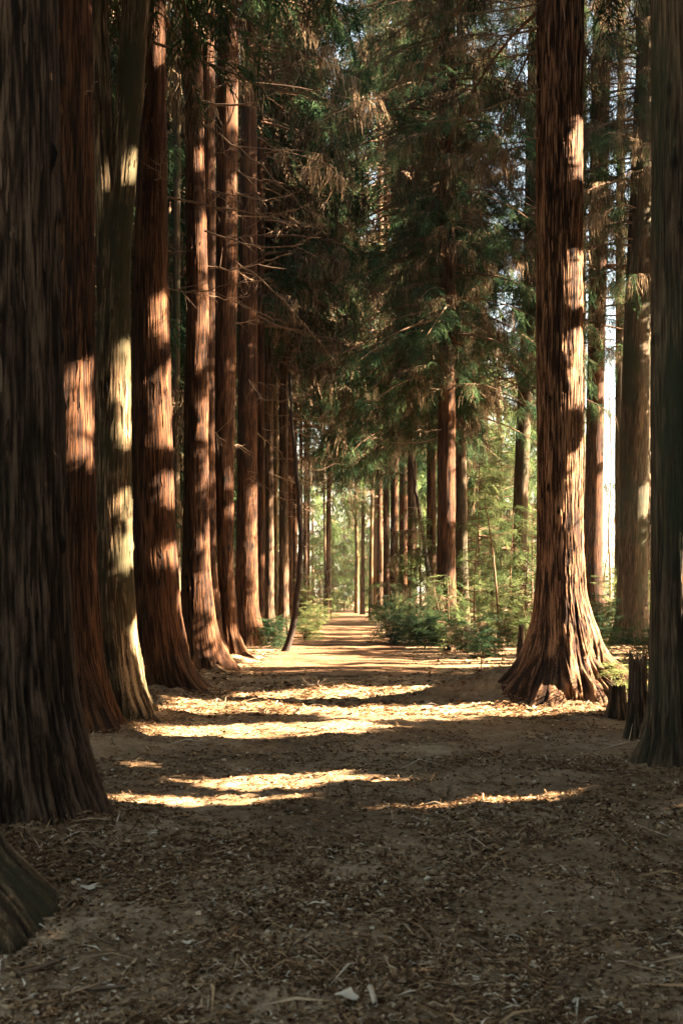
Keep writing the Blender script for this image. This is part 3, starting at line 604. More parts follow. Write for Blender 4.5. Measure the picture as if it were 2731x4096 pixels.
for key, z0 in [('C1', 8.0), ('C2', 11), ('C3', 10), ('C4', 10)]:
    crown(key, z0=z0, z1=17, L=2.6, T=LO, live=0.6, per=3, dens=0.2)

for key, Y, x, y, rx, ry, n in TUFTS:
    b = MB(); r = np.random.default_rng(int(x)); sc = 1.3 * ry / F * Y
    pos = np.array([P(x + rx * r.uniform(-1, 1) * 0.8, y - ry * 0.75 + r.uniform(-0.3, 0.5) * ry, Y + r.normal(0, 0.12)) for _ in range(n)])
    c = P(x, y - ry * 0.7, Y); o = TREES[key]['ax'](c[2] + 0.15 * abs(c[0] - TREES[key]['base'][0]) + 0.2)
    b.add(*tube(smooth_line([o, (o + c) / 2 + [0, 0, 0.12], c, c * 1.0 + (c - o) * 0.12 + [0, 0, -0.15]], 12), 0.012, 0.005, 5), 0.5, 1)
    bake(b, DEAD if Y < 20 else DEADLO, pos, r.uniform(0, 6.28, n), r.normal(0, 0.2, n), sc * r.uniform(0.7, 1.2, n), r.uniform(0.55, 1.0, n), 0)
    b.build('dead_foliage', None, TREES[key]['o'], TREES[key]['base'], mats=[M['dead'], M['twig']])
# ------------------------------------------------------------------ dead branches
def px_branch(key, pts, Y, r, **k):
    T = TREES[key]; dead_branch(T['o'], T['base'], [P(x, y, Yv if Yv else Y) for x, y, Yv in [(p + (None,))[:3] for p in pts]], r, **k)
px_branch('L4', [(345, 95), (450, 130), (560, 182), (640, 212), (700, 219), (745, 203), (770, 160)], 16.4, 0.022, twigs=5, seed=1)
px_branch('L4', [(384, 452), (470, 470), (560, 488), (640, 496), (690, 482), (720, 455)], 16.6, 0.017, twigs=6, seed=2)
px_branch('L5', [(460, 235), (500, 240), (560, 240), (600, 232), (660, 200)], 21.6, 0.03, twigs=7, seed=3)
px_branch('L5', [(465, 285), (520, 320), (580, 365), (640, 420), (700, 480), (760, 510)], 21.5, 0.022, twigs=8, seed=4)
px_branch('L5', [(470, 530), (540, 555), (620, 570), (690, 560), (740, 530)], 21.6, 0.02, twigs=8, seed=5)
px_branch('L6', [(540, 600), (600, 640), (660, 700), (730, 780), (770, 830)], 25.6, 0.022, twigs=9, seed=6)
px_branch('L6', [(535, 690), (600, 720), (650, 740), (700, 735)], 25.6, 0.016, twigs=7, seed=7)
px_branch('L2', [(200, 215), (212, 205), (222, 190)], 11.6, 0.012, twigs=0, seed=8)
px_branch('R1', [(1236, 62), (1190, 72), (1130, 98), (1100, 145), (1082, 220), (1065, 290)], 16.0, 0.018, twigs=9, tl=0.45, seed=9)
px_branch('R1', [(1236, 8), (1160, 24), (1080, 30), (1000, 24), (950, 8), (920, -20)], 16.0, 0.014, twigs=6, seed=10)
px_branch('R1', [(1240, 205), (1180, 225), (1100, 260), (1020, 280), (960, 276), (910, 250), (885, 215)], 16.0, 0.013, twigs=5, seed=11)
px_branch('R1', [(1230, 118), (1170, 130), (1090, 160), (1010, 190)], 16.0, 0.013, twigs=6, seed=12)
px_branch('R4', [(1352, 610), (1330, 600), (1318, 575)], 38.6, 0.02, twigs=4, seed=13)
px_branch('R3', [(1424, 795), (1400, 800), (1380, 805), (1365, 798)], 34, 0.03, twigs=4, seed=14)
px_branch('R3', [(1426, 915), (1405, 915), (1390, 918)], 34, 0.025, twigs=4, seed=15)
bi = 100
for key, y0, y1, n, L in [('L4', 180, 900, 3, 1.2), ('L5', 60, 760, 5, 1.8), ('L5b', 100, 1000, 5, 1.5), ('L6', 60, 1000, 7, 2.0), ('L7', 60, 1100, 11, 2.2), ('L8', 300, 1150, 9, 2.0), ('L9', 400, 1150, 10, 2.2),
                        ('L10', 600, 1150, 7, 1.6), ('L11', 500, 1200, 11, 2.2), ('L12', 700, 1200, 11, 2.0), ('L13', 750, 1220, 10, 2.0), ('L14', 850, 1250, 8, 1.8), ('L15', 900, 1250, 7, 1.6),
                        ('R6', 500, 1000, 6, 2.0), ('R8', 700, 1000, 5, 2.0), ('R10', 900, 1080, 5, 2.0), ('R12', 950, 1200, 9, 1.8), ('R13', 950, 1200, 8, 1.8), ('C1', 1000, 1250, 6, 1.2), ('R5', 700, 1200, 4, 1.2), ('R4', 500, 1200, 6, 1.3)]:
    T = TREES[key]
    for k in range(n):
        bi += 1; y = rng.uniform(y0, y1); z = H - (y - HY) / F * T['Y']; o = T['ax'](z)
        a = rng.normal(-0.15 if key[0] != 'R' else math.pi, 0.75); l = L * rng.uniform(0.5, 1.2); d = np.array([math.cos(a), math.sin(a), 0])
        t = np.linspace(0, 1, 6)[:, None]; dn, cu = rng.uniform(0.15, 0.75), rng.uniform(0.1, 0.75)
        pts = o + d * l * t + np.array([0, 0, 1.0]) * l * (-dn * t + cu * t * t) + np.array([-d[1], d[0], 0]) * l * rng.normal(0, 0.15) * t * t
        dead_branch(T['o'], T['base'], pts, 0.006 + 0.0045 * l + 0.0001 * T['Y'], twigs=int(5 + 3 * l), tl=0.55, seed=bi)

# ------------------------------------------------------------------ sapling, pole, posts and stumps
def stem_thing(name, pts, r0, r1, label, cat, m='limb', sides=8, n=24):
    p = smooth_line(pts, n); p[2:-1] += np.random.default_rng(n + int(r0 * 1e4)).normal(0, r0 * 0.16, (n - 3, 3)); base = p[0].copy(); t = thing(name, base, label, cat)
    b = MB(); b.add(*tube(p, r0, r1, sides)); b.build('trunk', M[m], t, base, True); return t, p
t, p = stem_thing('sapling', [P(652, 1500, 29), P(668, 1470, 29), P(682, 1400, 29), P(690, 1290, 29), P(690, 1180, 29), P(680, 1090, 29), P(670, 960, 29), P(667, 860, 29)], 0.095, 0.035,
                  "curved black sapling bending over beside the path's left edge", 'sapling', 'dark')
for k in range(9):
    i = 8 + k * 1.6; q = p[int(i)]; a = rng.uniform(-1.2, 1.2); l = rng.uniform(0.5, 1.2)
    dead_branch(t, p[0], [q, q + [l * 0.5 * math.cos(a), l * 0.5 * math.sin(a), -0.15 * l], q + [l * math.cos(a), l * math.sin(a), 0.05 * l]], 0.012, 4, 0.35, 900 + k)
stem_thing('dead_pole', [P(990, 1470, 36), P(983, 1320, 36), P(970, 1220, 36), P(955, 1120, 36), P(940, 1035, 36)], 0.10, 0.035, "dead thin pole leaning left in front of the dark right trunks", 'dead tree', 'dark')
t, p = stem_thing('sapling', [P(1146, 1480, 33), P(1142, 1380, 33), P(1133, 1280, 33), P(1120, 1190, 33), P(1112, 1150, 33)], 0.035, 0.015, "thin bare sapling rising alone in the bright green gap", 'sapling', 'limb')
stem_thing('sapling', [P(1398, 1440, 42), P(1402, 1330, 42), P(1396, 1220, 42), P(1404, 1100, 42), P(1398, 900, 42)], 0.06, 0.02, "thin pale sapling before the white sky between two right trunks", 'sapling', 'pale')
t, p = stem_thing('sapling', [P(1380, 1440, 46), P(1388, 1300, 46), P(1410, 1200, 46), P(1418, 1120, 46), P(1412, 1060, 46)], 0.04, 0.015, "bent pale sapling before the white sky, crossing the straight one", 'sapling', 'pale')
stem_thing('twig_shoot', [P(1103, 1545, 21), P(1106, 1520, 21), P(1101, 1495, 21), P(1106, 1478, 21)], 0.012, 0.006, "short pale bare shoot sticking up before the big trunk's left root", 'shoot', 'twig', 5, 10)
stem_thing('twig_shoot', [P(1466, 1695, 11.5), P(1476, 1660, 11.5), P(1486, 1615, 11.6), P(1492, 1590, 11.7)], 0.008, 0.004, "pale thin shoot in front of the tall broken post", 'shoot', 'twig', 5, 10)

def stump(name, prof, Y, label, bark, cat, jag):
    yb, xl, xr = prof[-1]; bx = ((xl + xr) / 2 - CX) / F * Y; base = np.array([bx, Y, float(gz(bx, Y))])
    zt = H - (prof[0][0] - HY) / F * Y
    V, Q, bk, ax, rd = trunk_mesh(prof, Y, base, 96, 0.03, 0.008, int(Y * 31), zt, 0.035, 0.2, jag=jag)
    o = mesh_np(name, V - base, Q, M[bark], None, bk, "bark", smooth=True); o.location = base; tag(o, label, cat)
stump('broken_post', [(1535, 1446, 1482), (1580, 1444, 1483), (1640, 1441, 1485), (1695, 1436, 1490)], 12.0, "tall broken mossy tree stub left of the trunk at the right edge", 'brown', 'stump', 0.16)
stump('tree_stump', [(1588, 1398, 1432), (1610, 1397, 1434), (1640, 1392, 1440)], 14.0, "low rotten stump between the big trunk's roots and the tall stub", 'brown', 'stump', 0.07)
stump('broken_post', [(1442, 1190, 1203), (1470, 1189, 1203), (1500, 1187, 1205)], 28.0, "small dark post stub beside the big trunk's left flank", 'brown', 'stump', 0.08)
stump('broken_post', [(1398, 999, 1004), (1420, 998, 1005)], 60.0, "tiny post", 'brown', 'stump', 0.05) if False else None
stump('broken_post', [(1396, 1 + 848, 852), (1408, 848, 853), (1424, 847, 854)], 66.0, "tiny dark post at the path's right rim near its far end", 'brown', 'stump', 0.05)

# ------------------------------------------------------------------ shrubs and young conifers
def shrub(name, x, Y, h, r, n, label, cat='shrub', m='fresh', T=None, stems=7, sc=(0.3, 0.55), tint=(0.1, 0.8), group=None, dead=0.0, low=0.05):
    bx = (x - CX) / F * Y; base = np.array([bx, Y, float(gz(bx, Y))]); t = thing(name, base, label, cat, group)
    if cat == 'shrub': h *= 1.3; n = int(n * (1.3 if m == 'needle' else 0.8)); stems += 4
    b = MB(); sp = []
    for k in range(stems):
        a = rng.uniform(0, 2 * np.pi); rr = r * rng.uniform(0.2, 1.0); hh = h * rng.uniform(0.55, 1.05)
        s = np.linspace(0, 1, 6)[:, None]
        pts = base + np.array([math.cos(a), math.sin(a), 0]) * rr * s ** 1.5 + np.array([0, 0, hh]) * s + np.array([0, 0, -0.03])
        b.add(*tube(pts, 0.008 + 0.004 * h, 0.003, 4)); sp.append(pts)
    b.build('stem', M['limb'], t, base)
    k = rng.integers(0, stems, n); u = rng.uniform(low, 1, n) ** 0.8
    pp = np.array([[np.interp(u[i], np.linspace(0, 1, 6), sp[k[i]][:, c]) for c in range(3)] for i in range(n)]) + rng.normal(0, 0.12 * r, (n, 3))
    pp[:, 2] = np.maximum(pp[:, 2], base[2] + 0.06)
    f = MB(); yw = rng.uniform(0, 2 * np.pi, n); tn = rng.uniform(*tint, n); dd = rng.random(n) < dead
    bake(f, T or UP, pp[~dd], yw[~dd], rng.normal(0.25, 0.4, n)[~dd], rng.uniform(*sc, n)[~dd], tn[~dd])
    if dd.any(): bake(f, DEADLO, pp[dd], yw[dd], np.zeros(dd.sum()), rng.uniform(*sc, n)[dd], tn[dd], 1)
    f.build('foliage', None, t, base, mats=[M[m], M['dead']]); return t
def young(name, x, Y, h, L, label, x1=None, m='fresh', live=1.0, z0=0.4, per=4, dens=0.15, group=None, T=None, r=None):
    bx = (x - CX) / F * Y; base = np.array([bx, Y, float(gz(bx, Y))]); t = thing(name, base, label, 'young tree', group)
    dx = 0 if x1 is None else (x1 - x) / F * Y
    pts = base + np.array([[dx * s * s, 0.1 * math.sin(4 * s), h * s - 0.1 * (1 - s)] for s in np.linspace(0, 1, 10)])
    b = MB(); b.add(*tube(pts, r or (0.02 + 0.007 * h), 0.008, 7)); b.build('trunk', M['limb'], t, base, True)
    ax = lambda z: np.array([np.interp(z - base[2], pts[:, 2] - base[2], pts[:, c]) for c in range(3)])
    f = MB(); crown_fill(f, ax, None, base[2] + z0, base[2] + h, L, T or UP, step=0.3, per=per, sc=(0.35, 0.65), dens=dens, carve=False, live=live, droop=0.3, lift=0.5)
    f.build('crown', None, t, base, mats=[M[m], M['limb'], M['dead']]); return t
GS = "evergreen shrubs along the path's right edge"
shrub('evergreen_shrub', 898, 33, 0.9, 0.5, 90, "low dark evergreen shrub closest to the path on its right", m='needle', group=GS)
shrub('evergreen_shrub', 930, 35, 1.4, 0.6, 130, "dark evergreen shrub below the black shaded trunks", m='needle', group=GS)
shrub('evergreen_shrub', 975, 31, 1.1, 0.7, 150, "bushy shrub at the foot of the leaning pole", m='needle', group=GS)
shrub('evergreen_shrub', 1020, 31, 1.25, 0.6, 130, "glossy shrub hiding the foot of the dark red trunk", m='fresh', group=GS, tint=(0, 0.6))
shrub('evergreen_shrub', 1075, 30, 0.75, 0.7, 100, "low brownish shrub at the foot of the pale greyish trunk", m='needle', group=GS, dead=0.3)
shrub('evergreen_shrub', 1120, 27, 0.55, 0.5, 80, "dark ground shrub just left of the small post stub", m='needle', group=GS)
shrub('evergreen_shrub', 1165, 33, 1.1, 0.8, 140, "bright twiggy shrub in the gap left of the big trunk", m='fresh', group=GS, dead=0.25)
shrub('evergreen_shrub', 1215, 31, 1.3, 0.6, 120, "green shrub pressed against the big trunk's left side", m='fresh', group=GS)
shrub('evergreen_shrub', 1375, 27, 1.1, 0.7, 140, "dark green shrub behind the big trunk's sunny root", m='needle', group="shrubs behind the big trunk")
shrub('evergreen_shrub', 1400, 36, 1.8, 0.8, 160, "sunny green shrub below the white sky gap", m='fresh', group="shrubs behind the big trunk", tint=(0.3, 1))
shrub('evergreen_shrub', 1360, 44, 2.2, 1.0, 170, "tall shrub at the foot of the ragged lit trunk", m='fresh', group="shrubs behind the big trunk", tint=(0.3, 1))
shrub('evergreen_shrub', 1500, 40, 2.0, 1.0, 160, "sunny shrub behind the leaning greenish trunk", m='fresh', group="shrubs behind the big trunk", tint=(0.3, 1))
shrub('fern', 1438, 15.5, 0.55, 0.35, 22, "bright arching fern between the big roots and the tall stub", 'fern', 'fresh', sc=(0.3, 0.5), tint=(0.5, 1), stems=5)
shrub('evergreen_shrub', 1470, 20, 0.7, 0.5, 70, "dark shrub in the shade behind the tall broken stub", m='needle', group="shrubs behind the big trunk")
GLS = "shrubs along the path's left edge"
shrub('evergreen_shrub', 632, 30.5, 0.65, 0.4, 80, "dark bush filling the gap behind the curved sapling's foot", m='needle', group=GLS)
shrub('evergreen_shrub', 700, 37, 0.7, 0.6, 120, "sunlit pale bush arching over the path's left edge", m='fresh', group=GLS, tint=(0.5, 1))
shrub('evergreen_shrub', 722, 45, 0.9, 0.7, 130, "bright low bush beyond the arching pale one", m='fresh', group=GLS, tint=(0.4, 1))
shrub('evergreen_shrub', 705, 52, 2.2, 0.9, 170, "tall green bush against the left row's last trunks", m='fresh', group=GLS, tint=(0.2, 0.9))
shrub('evergreen_shrub', 732, 62, 1.6, 0.9, 140, "green bush in front of the brown tufted thin tree", m='fresh', group=GLS, tint=(0.2, 0.9))
shrub('evergreen_shrub', 868, 60, 0.9, 0.7, 90, "low bush by the tiny post at the path's right rim", m='fresh', group=GLS, tint=(0.3, 0.9))
young('young_conifer', 966, 33.5, 4.0, 0.75, "young conifer with pale sunlit stem among the dark shrubs", m='fresh', x1=962, per=3)
GY = "feathery young conifers right of the path"
for x, Y, h, x1, lab in [(912, 36, 2.6, 905, "wispy conifer sapling in front of the third from last right trunk"), (940, 34, 3.3, 948, "wispy sapling at the foot of the leaning dead pole"), (1000, 33, 2.6, 992, "wispy sapling overlapping the left edge of the dark red trunk"),
                         (1032, 31, 2.0, 1026, "small wispy sapling in front of the dark red trunk's foot"), (1088, 34, 3.6, 1096, "wispy pale sapling beside the paler greyish trunk"), (1170, 36, 4.2, 1178, "tall wispy sapling before the dark leaning trunk's foot"), (1205, 34, 3.0, 1212, "wispy sapling between the leaning trunk and the big trunk's flank")]:
    young('young_conifer', x, Y, h, 0.8, lab, x1=x1, per=2, z0=0.3, dens=0.14)
young('young_conifer', 1100, 42, 6.5, 1.5, "feathery light green conifer just right of the pale greyish trunk", group=GY)
young('young_conifer', 1150, 47, 8.5, 1.8, "tallest feathery conifer in the bright green gap", group=GY)
young('young_conifer', 1128, 38, 3.0, 1.0, "short feathery conifer in front of the tallest one", group=GY)
young('young_conifer', 1222, 43, 5.0, 1.3, "feathery conifer between the dark leaning trunk and the big one", group=GY)
young('young_conifer', 1335, 50, 4.5, 1.3, "small conifer behind the big trunk's lit edge", group=GY)
young('young_conifer', 1412, 60, 6.5, 1.3, "sparse bright conifer in the white sky gap", group=GY, per=2, dens=0.3)
young('young_conifer', 1075, 55, 10, 2.0, "deep green conifer behind the pale greyish trunk", m='needle', group=GY)
young('young_conifer', 1190, 60, 8, 1.5, "pale conifer far behind the dark leaning trunk", group=GY, per=3)
for x, Y, h, lab in [(790, 104, 8, "misty green conifer closing the path's end, left of the pale slim trunk"), (842, 108, 9, "misty green conifer closing the path's end, behind the two dark slim trunks"), (815, 116, 12, "taller misty conifer in the middle behind the path's end"),
                     (765, 98, 7, "green conifer beside the brown tufted tree at the path's end"), (870, 96, 6, "green conifer behind the right row's last trunk"), (735, 92, 7, "green conifer behind the left row's last trunk")]:
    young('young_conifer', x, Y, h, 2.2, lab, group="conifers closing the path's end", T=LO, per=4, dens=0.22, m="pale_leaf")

# ------------------------------------------------------------------ dark wood behind the rows
protos = []
for k in range(4):
    b = MB(); ax = lambda z: np.array([0.0, 0.0, z])
    crown_fill(b, ax, None, 1.2 + k, 20, 3.2, LO, step=0.55, per=4, dens=0.24, sc=(0.7, 1.2), carve=False, live=0.75 if k < 3 else 1.0, droop=0.4)
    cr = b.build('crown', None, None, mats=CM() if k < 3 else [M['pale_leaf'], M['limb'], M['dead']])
    tb = MB(); tb.add(*tube([[0, 0, -0.3], [0.05, 0, 5], [0, 0.05, 12], [0, 0, 20]], 0.24, 0.05, 10)); tr = tb.build('trunk', M['limb'], None, smooth=True)
    protos.append((tr, cr))
used = set()
def wood_tree(x, Y, k, scale, label, group):
    t = thing('background_conifer', (x, Y, float(gz(x, Y))), label, 'tree', group); t.rotation_euler = (0, 0, rng.uniform(0, 6.28)); t.scale = (scale,) * 3
    for q in protos[k]:
        c = q if (k not in used) else q.copy()
        if k in used: C.objects.link(c)
        c.parent = t
    used.add(k)
GB = "conifers of the dark wood behind the left row"
n = 0
for Y in np.arange(12, 105, 5.0):
    for d in ((4.2, 9.0, 15.0) if Y < 60 else (4.5, 10.0)):
        x = -2.7 - d - rng.uniform(-0.8, 1.0) - 0.03 * Y; wood_tree(x, Y + rng.uniform(-1.5, 1.5), n % 3, rng.uniform(0.85, 1.15) * (1 + max(0, Y - 25) / 70), "dark conifer in the deep wood seen between the trunks of the left row", GB); n += 1
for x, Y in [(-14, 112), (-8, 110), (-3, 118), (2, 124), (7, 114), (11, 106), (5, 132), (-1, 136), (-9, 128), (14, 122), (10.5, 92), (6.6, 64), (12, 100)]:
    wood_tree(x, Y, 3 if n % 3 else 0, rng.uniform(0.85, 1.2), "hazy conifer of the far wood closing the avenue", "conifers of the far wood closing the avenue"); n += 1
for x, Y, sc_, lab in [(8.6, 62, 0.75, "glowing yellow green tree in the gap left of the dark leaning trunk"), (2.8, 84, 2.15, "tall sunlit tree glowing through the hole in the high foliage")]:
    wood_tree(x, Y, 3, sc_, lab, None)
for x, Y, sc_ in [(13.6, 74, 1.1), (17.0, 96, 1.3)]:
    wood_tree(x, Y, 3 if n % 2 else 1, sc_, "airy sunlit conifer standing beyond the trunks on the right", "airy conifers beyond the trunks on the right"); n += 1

# unseen leaves added on the right to block sun; gaps shape its patches
def wood(n, s0, s1, t0, t1, size, wid, free, near):
    s = rng.uniform(s0, s1, n); t = rng.uniform(t0, t1, n)
    X = (0.31 * np.maximum(s, 0) + 1.3) / (1 - 0.31 * KS) + rng.uniform(0.3, 11, n); Y = s + KS * X; z = t + KT * X
    p = np.stack([X, Y, z], 1); k = z > 0.15
    wob = np.stack([0 * s, 0.035 * vnoise(s * 4, t * 4, 71) + 0.035 * vnoise(s * 11, t * 11, 72), 0.10 * vnoise(s * 3, t * 3, 73) + 0.06 * vnoise(s * 10, t * 10, 74)], 1)
    k &= ~lit(p + wob, 0.06 if near else 0.12, 0.3) | (rng.random(n) < 0.014)
    k &= ~free(s, t)
    p = p[k]; n = len(p)
    a = rng.uniform(0, 2 * np.pi, n); l = size * rng.uniform(0.6, 1.3, n)
    d = np.stack([np.cos(a) * 0.75, np.sin(a) * 0.75, rng.normal(-0.55, 0.45, n)], 1); d *= (l / np.linalg.norm(d, axis=1))[:, None]
    sd = np.stack([-np.sin(a), np.cos(a), rng.normal(0, 0.8, n)], 1); sd *= (wid / 2 / np.linalg.norm(sd, axis=1))[:, None]
    V = np.stack([p - d / 2 - sd * 0.5, p - d / 2 + sd * 0.5, p + d / 2 * 0.3 + sd, p + d / 2 - sd * 0.15], 1).reshape(-1, 3)
    return V, np.arange(4 * n).reshape(-1, 4), np.repeat(rng.uniform(0, 0.9, n), 4)
def sky_block_leaves(n):                                  # leaves added overhead, left and behind the camera to hold back sky light
    p = np.stack([rng.uniform(-16, 14, n), rng.uniform(-14, 21, n), rng.uniform(12.5, 18, n)], 1)
    n = 50000
    q = np.stack([rng.uniform(-18, 18, n // 2), rng.uniform(-15, -8, n // 2), rng.uniform(0.2, 5, n // 2)], 1)
    w = np.stack([rng.uniform(-16, -8, n // 3), rng.uniform(-10, 16, n // 3), rng.uniform(0.3, 14, n // 3)], 1)
    p = np.concatenate([p, w, q]); s, t = st(p)
    p = p[~lit(p, 0.15) & ~(dapple(s, t) & (s > 20.5))]; n = len(p)
    a = rng.uniform(0, 2 * np.pi, n); l = rng.uniform(0.35, 0.7, n)
    d = np.stack([np.cos(a) * 0.8, np.sin(a) * 0.8, rng.normal(-0.4, 0.4, n)], 1); d *= (l / np.linalg.norm(d, axis=1))[:, None]
    sd = np.stack([-np.sin(a), np.cos(a), rng.normal(0, 0.6, n)], 1); sd *= (0.08 / np.linalg.norm(sd, axis=1))[:, None]
    V = np.stack([p - d / 2 - sd * 0.5, p - d / 2 + sd * 0.5, p + d / 2 * 0.3 + sd, p + d / 2 - sd * 0.15], 1).reshape(-1, 3)
    return V, np.arange(4 * n).reshape(-1, 4), np.repeat(rng.uniform(0, 0.9, n), 4)
def none(s, t): return np.zeros(len(s), bool)
def dapple(s, t):
    a = vnoise(s * 0.8, t * 0.33, 31) * 0.65 + vnoise(s * 2.1, t * 0.8, 32) * 0.45
    b = vnoise(s * 0.7, t * 0.12, 33) * 0.5 + vnoise(s * 2.6, t * 0.2, 34) * 0.75
    w = np.clip((s - 20.5) / 3, 0, 1)
    fleck = (vnoise(s * 2.4, t * 2.4, 37) + 0.5 * vnoise(s * 5.1, t * 5.1, 38) > 0.5) & (t > 3) & (s > 21)
    sun = (((s - 61) / 6) ** 2 + ((t - 6) / 6) ** 2 < 1) | ((((s - 47) / 7) ** 2 + ((t - 1.5) / 4.5) ** 2 < 1) & (vnoise(s * 1.2, t * 0.4, 36) > -0.3))
    bt = np.where(s < 28, 0.42, 0.12)
    return fleck | sun & (rng.random(len(s)) < 0.9) | np.where((t < 1.6), b > bt + 0.12 * (s > 28) * (t > -0.8) * (t < 0.9), a > 0.20 + 0.012 * np.clip(t - 4, 0, 8) - 0.22 * (s > 35) * (t > 4) + 0.22 * (s < 34) * (t > 2.5) - 0.5 * (s > 66)) & (rng.random(len(s)) < w)
b = MB()
b.add(*wood(520000, -4, 21.5, -3, 12.5, 0.25, 0.12, none, True))
b.add(*wood(330000, 21.5, 80, -6, 22, 0.5, 0.15, dapple, True))
b.add(*sky_block_leaves(7000))
o = b.build('sun_block_leaves', M['needle'])
tag(o, "unseen loose leaves added right, overhead and behind to shade the avenue", None, None, 'stuff')

# ------------------------------------------------------------------ litter
def litter(n, y0, y1, smin, smax, needle):
    u = rng.random(n); Y = 1 / (1 / y0 - u * (1 / y0 - 1 / y1)); n = int(n * 1.4); u = rng.random(n); Y = 1 / (1 / y0 - u * (1 / y0 - 1 / y1)); X = rng.uniform(-0.47, 0.47, n) * Y
    dens = vnoise(X * 0.8, Y * 0.8, 41) + 0.8 * vnoise(X * 2.4, Y * 2.4, 42) + 0.7 * vnoise(X * 7, Y * 7, 43); k = rng.random(n) < np.clip(0.5 + 0.75 * dens, 0.14, 1)
    X, Y = X[k], Y[k]; n = len(X)
    f = np.clip((26 - Y) / 5, 0, 1); Z = gz(X, Y) + f * (0.020 * vnoise(X * 3.1, Y * 3.1, 6) + 0.014 * vnoise(X * 6, Y * 6, 3) + 0.012 * vnoise(X * 14, Y * 14, 4)) + 0.005
    a = rng.uniform(0, np.pi, n); L = (smin + (smax - smin) * rng.random(n) ** 2.2) * (1 + 0.02 * Y); wd = L * (rng.uniform(0.05, 0.1, n) * (0.4 if smax > 0.22 else 1) if needle else rng.uniform(0.4, 1.0, n))
    d = np.stack([np.cos(a), np.sin(a), rng.normal(0, 0.14 if needle else 0.28, n)], 1) * (L / 2)[:, None]; s = np.stack([-np.sin(a), np.cos(a), rng.normal(0, 0.35, n)], 1) * (wd / 2)[:, None]
    p = np.stack([X, Y, Z], 1); up = np.zeros((n, 3)); up[:, 2] = L * rng.uniform(0, 0.2, n)
    bow = np.stack([-np.sin(a), np.cos(a), 0 * a], 1) * (L * rng.normal(0, 0.12, n))[:, None]
    V = np.stack([p - d, p - s + bow + up, p + s + bow + up, p + d], 1)
    V[:, :, 2] = np.maximum(V[:, :, 2], (Z - 0.004)[:, None]); V = V.reshape(-1, 3)
    i = np.arange(n) * 4; return V, np.stack([i, i + 1, i + 3, i + 2], 1), np.repeat(rng.random(n) ** 1.9, 4)
b = MB()
b.add(*litter(300000, 3.4, 26, 0.006, 0.036, False)); b.add(*litter(130000, 3.4, 26, 0.02, 0.10, True)); b.add(*litter(3500, 3.4, 16, 0.12, 0.4, True)); b.add(*litter(45000, 14, 70, 0.06, 0.25, True)); b.add(*litter(40000, 14, 60, 0.03, 0.09, False))
for a, c, r in ((-2.35, 7.2, 0.75), (-2.78, 11.9, 0.65), (-2.7, 13.6, 0.6), (-2.6, 16.95, 0.65), (3.3, 16.1, 0.95), (2.85, 9.7, 0.5), (-2.75, 21.9, 0.6), (-4.3, 5.3, 0.9)):
    m_ = 2600; th = rng.uniform(0, 2 * np.pi, m_); q = r + np.abs(rng.normal(-0.12, 0.22, m_)); X = a + q * np.cos(th); Y = c + q * np.sin(th); L_ = rng.uniform(0.02, 0.11, m_); aa = rng.uniform(0, np.pi, m_)
    Z = gz(X, Y) + rng.uniform(0.0, 0.05, m_) ; wd = rng.uniform(0.002, 0.012, m_); d = np.stack([np.cos(aa), np.sin(aa), rng.normal(0, 0.35, m_)], 1) * (L_ / 2)[:, None]; s_ = np.stack([-np.sin(aa), np.cos(aa), rng.normal(0, 0.4, m_)], 1) * (wd / 2)[:, None]
    p = np.stack([X, Y, Z], 1); V = np.stack([p - d, p - s_, p + s_, p + d], 1).reshape(-1, 3); i_ = np.arange(m_) * 4
    b.add(V, np.stack([i_, i_ + 1, i_ + 3, i_ + 2], 1), np.repeat(rng.random(m_) ** 1.7, 4))
o = b.build('leaf_litter', M['litter']); tag(o, "scattered brown leaf bits, needles and twiglets over the forest floor", None, None, 'stuff')

def gp(x, y, up=0.0):
    Y = gY(y); X = (x - CX) / F * Y; return np.array([X, Y, float(gz(X, Y)) + up])
def fallen(name, pts, r0, r1, label, cat='twig', m='twig', twigs=0):
    p = smooth_line([gp(x, y, r0 + 0.01) for x, y in pts], 16); b = MB(); b.add(*tube(p, r0, r1, 6))
    for k in range(twigs):
        i = rng.integers(2, 14); a = rng.uniform(0, 6.28); l = rng.uniform(0.1, 0.35)
        b.add(*tube(p[i] + np.array([math.cos(a), math.sin(a), rng.uniform(0.05, 0.5)]) * l * np.linspace(0, 1, 4)[:, None], r0 * 0.6, 0.002, 4))
    o = b.build(name, M[m], None, p[0], True); o.location = p[0]; tag(o, label, cat)
fallen('fallen_twig', [(172, 2080), (155, 2090), (152, 2105), (170, 2130), (210, 2155), (260, 2168)], 0.006, 0.004, "long curled dark twig lying beside the mossy root flare")
fallen('fallen_stick', [(40, 2245), (90, 2225), (150, 2200)], 0.012, 0.008, "straight grey stick lying below the curled twig")
fallen('fallen_stick', [(110, 2272), (200, 2276), (290, 2268)], 0.010, 0.006, "dark thin stick lying flat near the bottom left corner")
fallen('fallen_twig', [(455, 2080), (475, 2095), (480, 2125)], 0.004, 0.003, "small bent brown twig out on the bare soil")
fallen('fallen_stick', [(850, 2275), (856, 2290), (862, 2312)], 0.013, 0.010, "short pale chip of wood near the bottom edge", 'stick', 'pale')
fallen('fallen_branch', [(695, 1580), (730, 1582), (765, 1578)], 0.016, 0.008, "small heap of sunlit dead twigs in the middle of the bright band", 'branch', 'pale', 14)
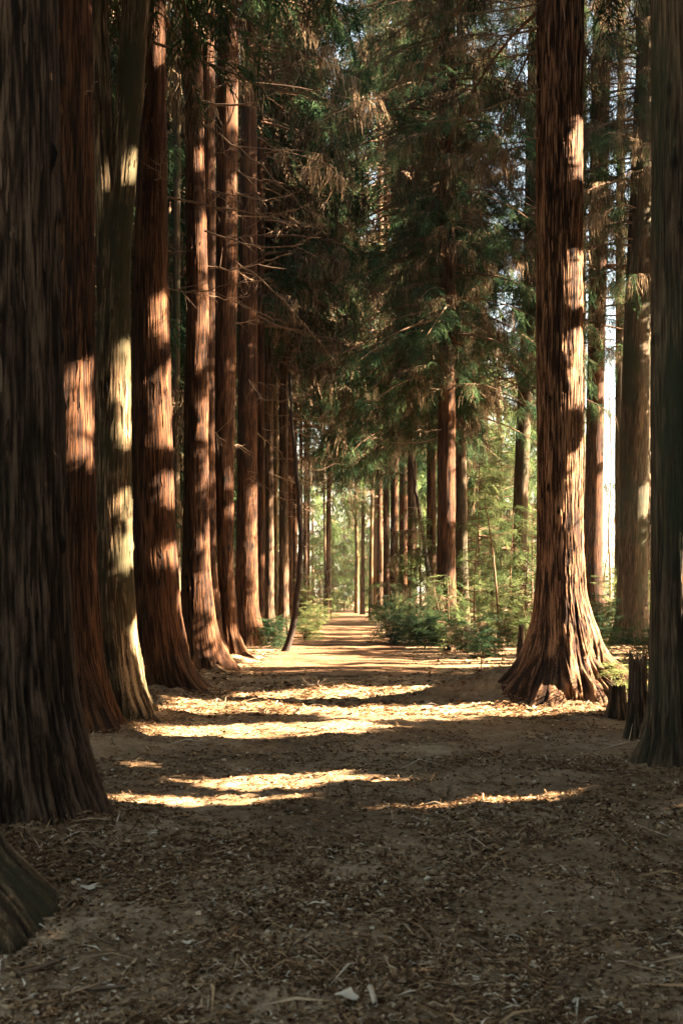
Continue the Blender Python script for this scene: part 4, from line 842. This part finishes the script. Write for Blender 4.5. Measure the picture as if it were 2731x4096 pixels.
fallen('fallen_branch', [(1380, 1716), (1430, 1706), (1490, 1702)], 0.010, 0.006, "pale branch lying at the foot of the trunk at the right edge", 'branch', 'pale', 4)
fallen('fallen_log', [(1030, 1494), (1070, 1488), (1110, 1492)], 0.07, 0.05, "dark rotting log lying before the shrubs right of the path", 'log', 'limb', 8)
def leaf(x, y, s, a, label):
    b = MB(); p = gp(x, y, 0.02); th = np.linspace(0, 2 * np.pi, 13)[:-1]
    r = s * (0.55 + 0.45 * np.abs(np.cos(th * 2.5))); V = np.stack([r * np.cos(th + a), 0.8 * r * np.sin(th + a), 0.25 * r * np.cos(2 * th)], 1); V = np.vstack([V, [[0, 0, 0]]])
    b.add(V, [[12, k, k + 1, (k + 2) % 12] for k in range(0, 12, 2)], 0.97)
    o = b.build('fallen_leaf', M['litter'], None); o.location = p; tag(o, label, 'leaf', "large pale leaves on the bare soil")
leaf(203, 2050, 0.055, 0.3, "large pale lobed leaf above the curled twig"); leaf(790, 2290, 0.06, 1.1, "large torn pale leaf beside the short chip of wood")
leaf(985, 2042, 0.03, 2, "small tan leaf lying alone in the middle of the shaded soil"); leaf(1410, 2305, 0.05, 0.8, "curled beige leaf near the bottom right corner")
leaf(430, 2165, 0.03, 0.1, "small round pale leaf right of the curled twig's tip")


# ------------------------------------------------------------------ haze
m, nt, N, L = mat("haze_air"); pv = N.new("ShaderNodeVolumePrincipled"); o = N.new("ShaderNodeOutputMaterial")
pv.inputs['Color'].default_value = (0.86, 1.0, 0.92, 1); pv.inputs['Density'].default_value = 0.00013
L.new(pv.outputs[0], o.inputs['Volume'])
x0, x1, y0, y1, z0, z1 = -1100, 1100, -1100, 1150, -1.6, 48
V = [(x, y, z) for z in (z0, z1) for y in (y0, y1) for x in (x0, x1)]
o = mesh_np("haze", V, [(0, 2, 3, 1), (4, 5, 7, 6), (0, 1, 5, 4), (2, 6, 7, 3), (0, 4, 6, 2), (1, 3, 7, 5)], m)
tag(o, "thin pale haze hanging in the air of the avenue", None, None, 'stuff')
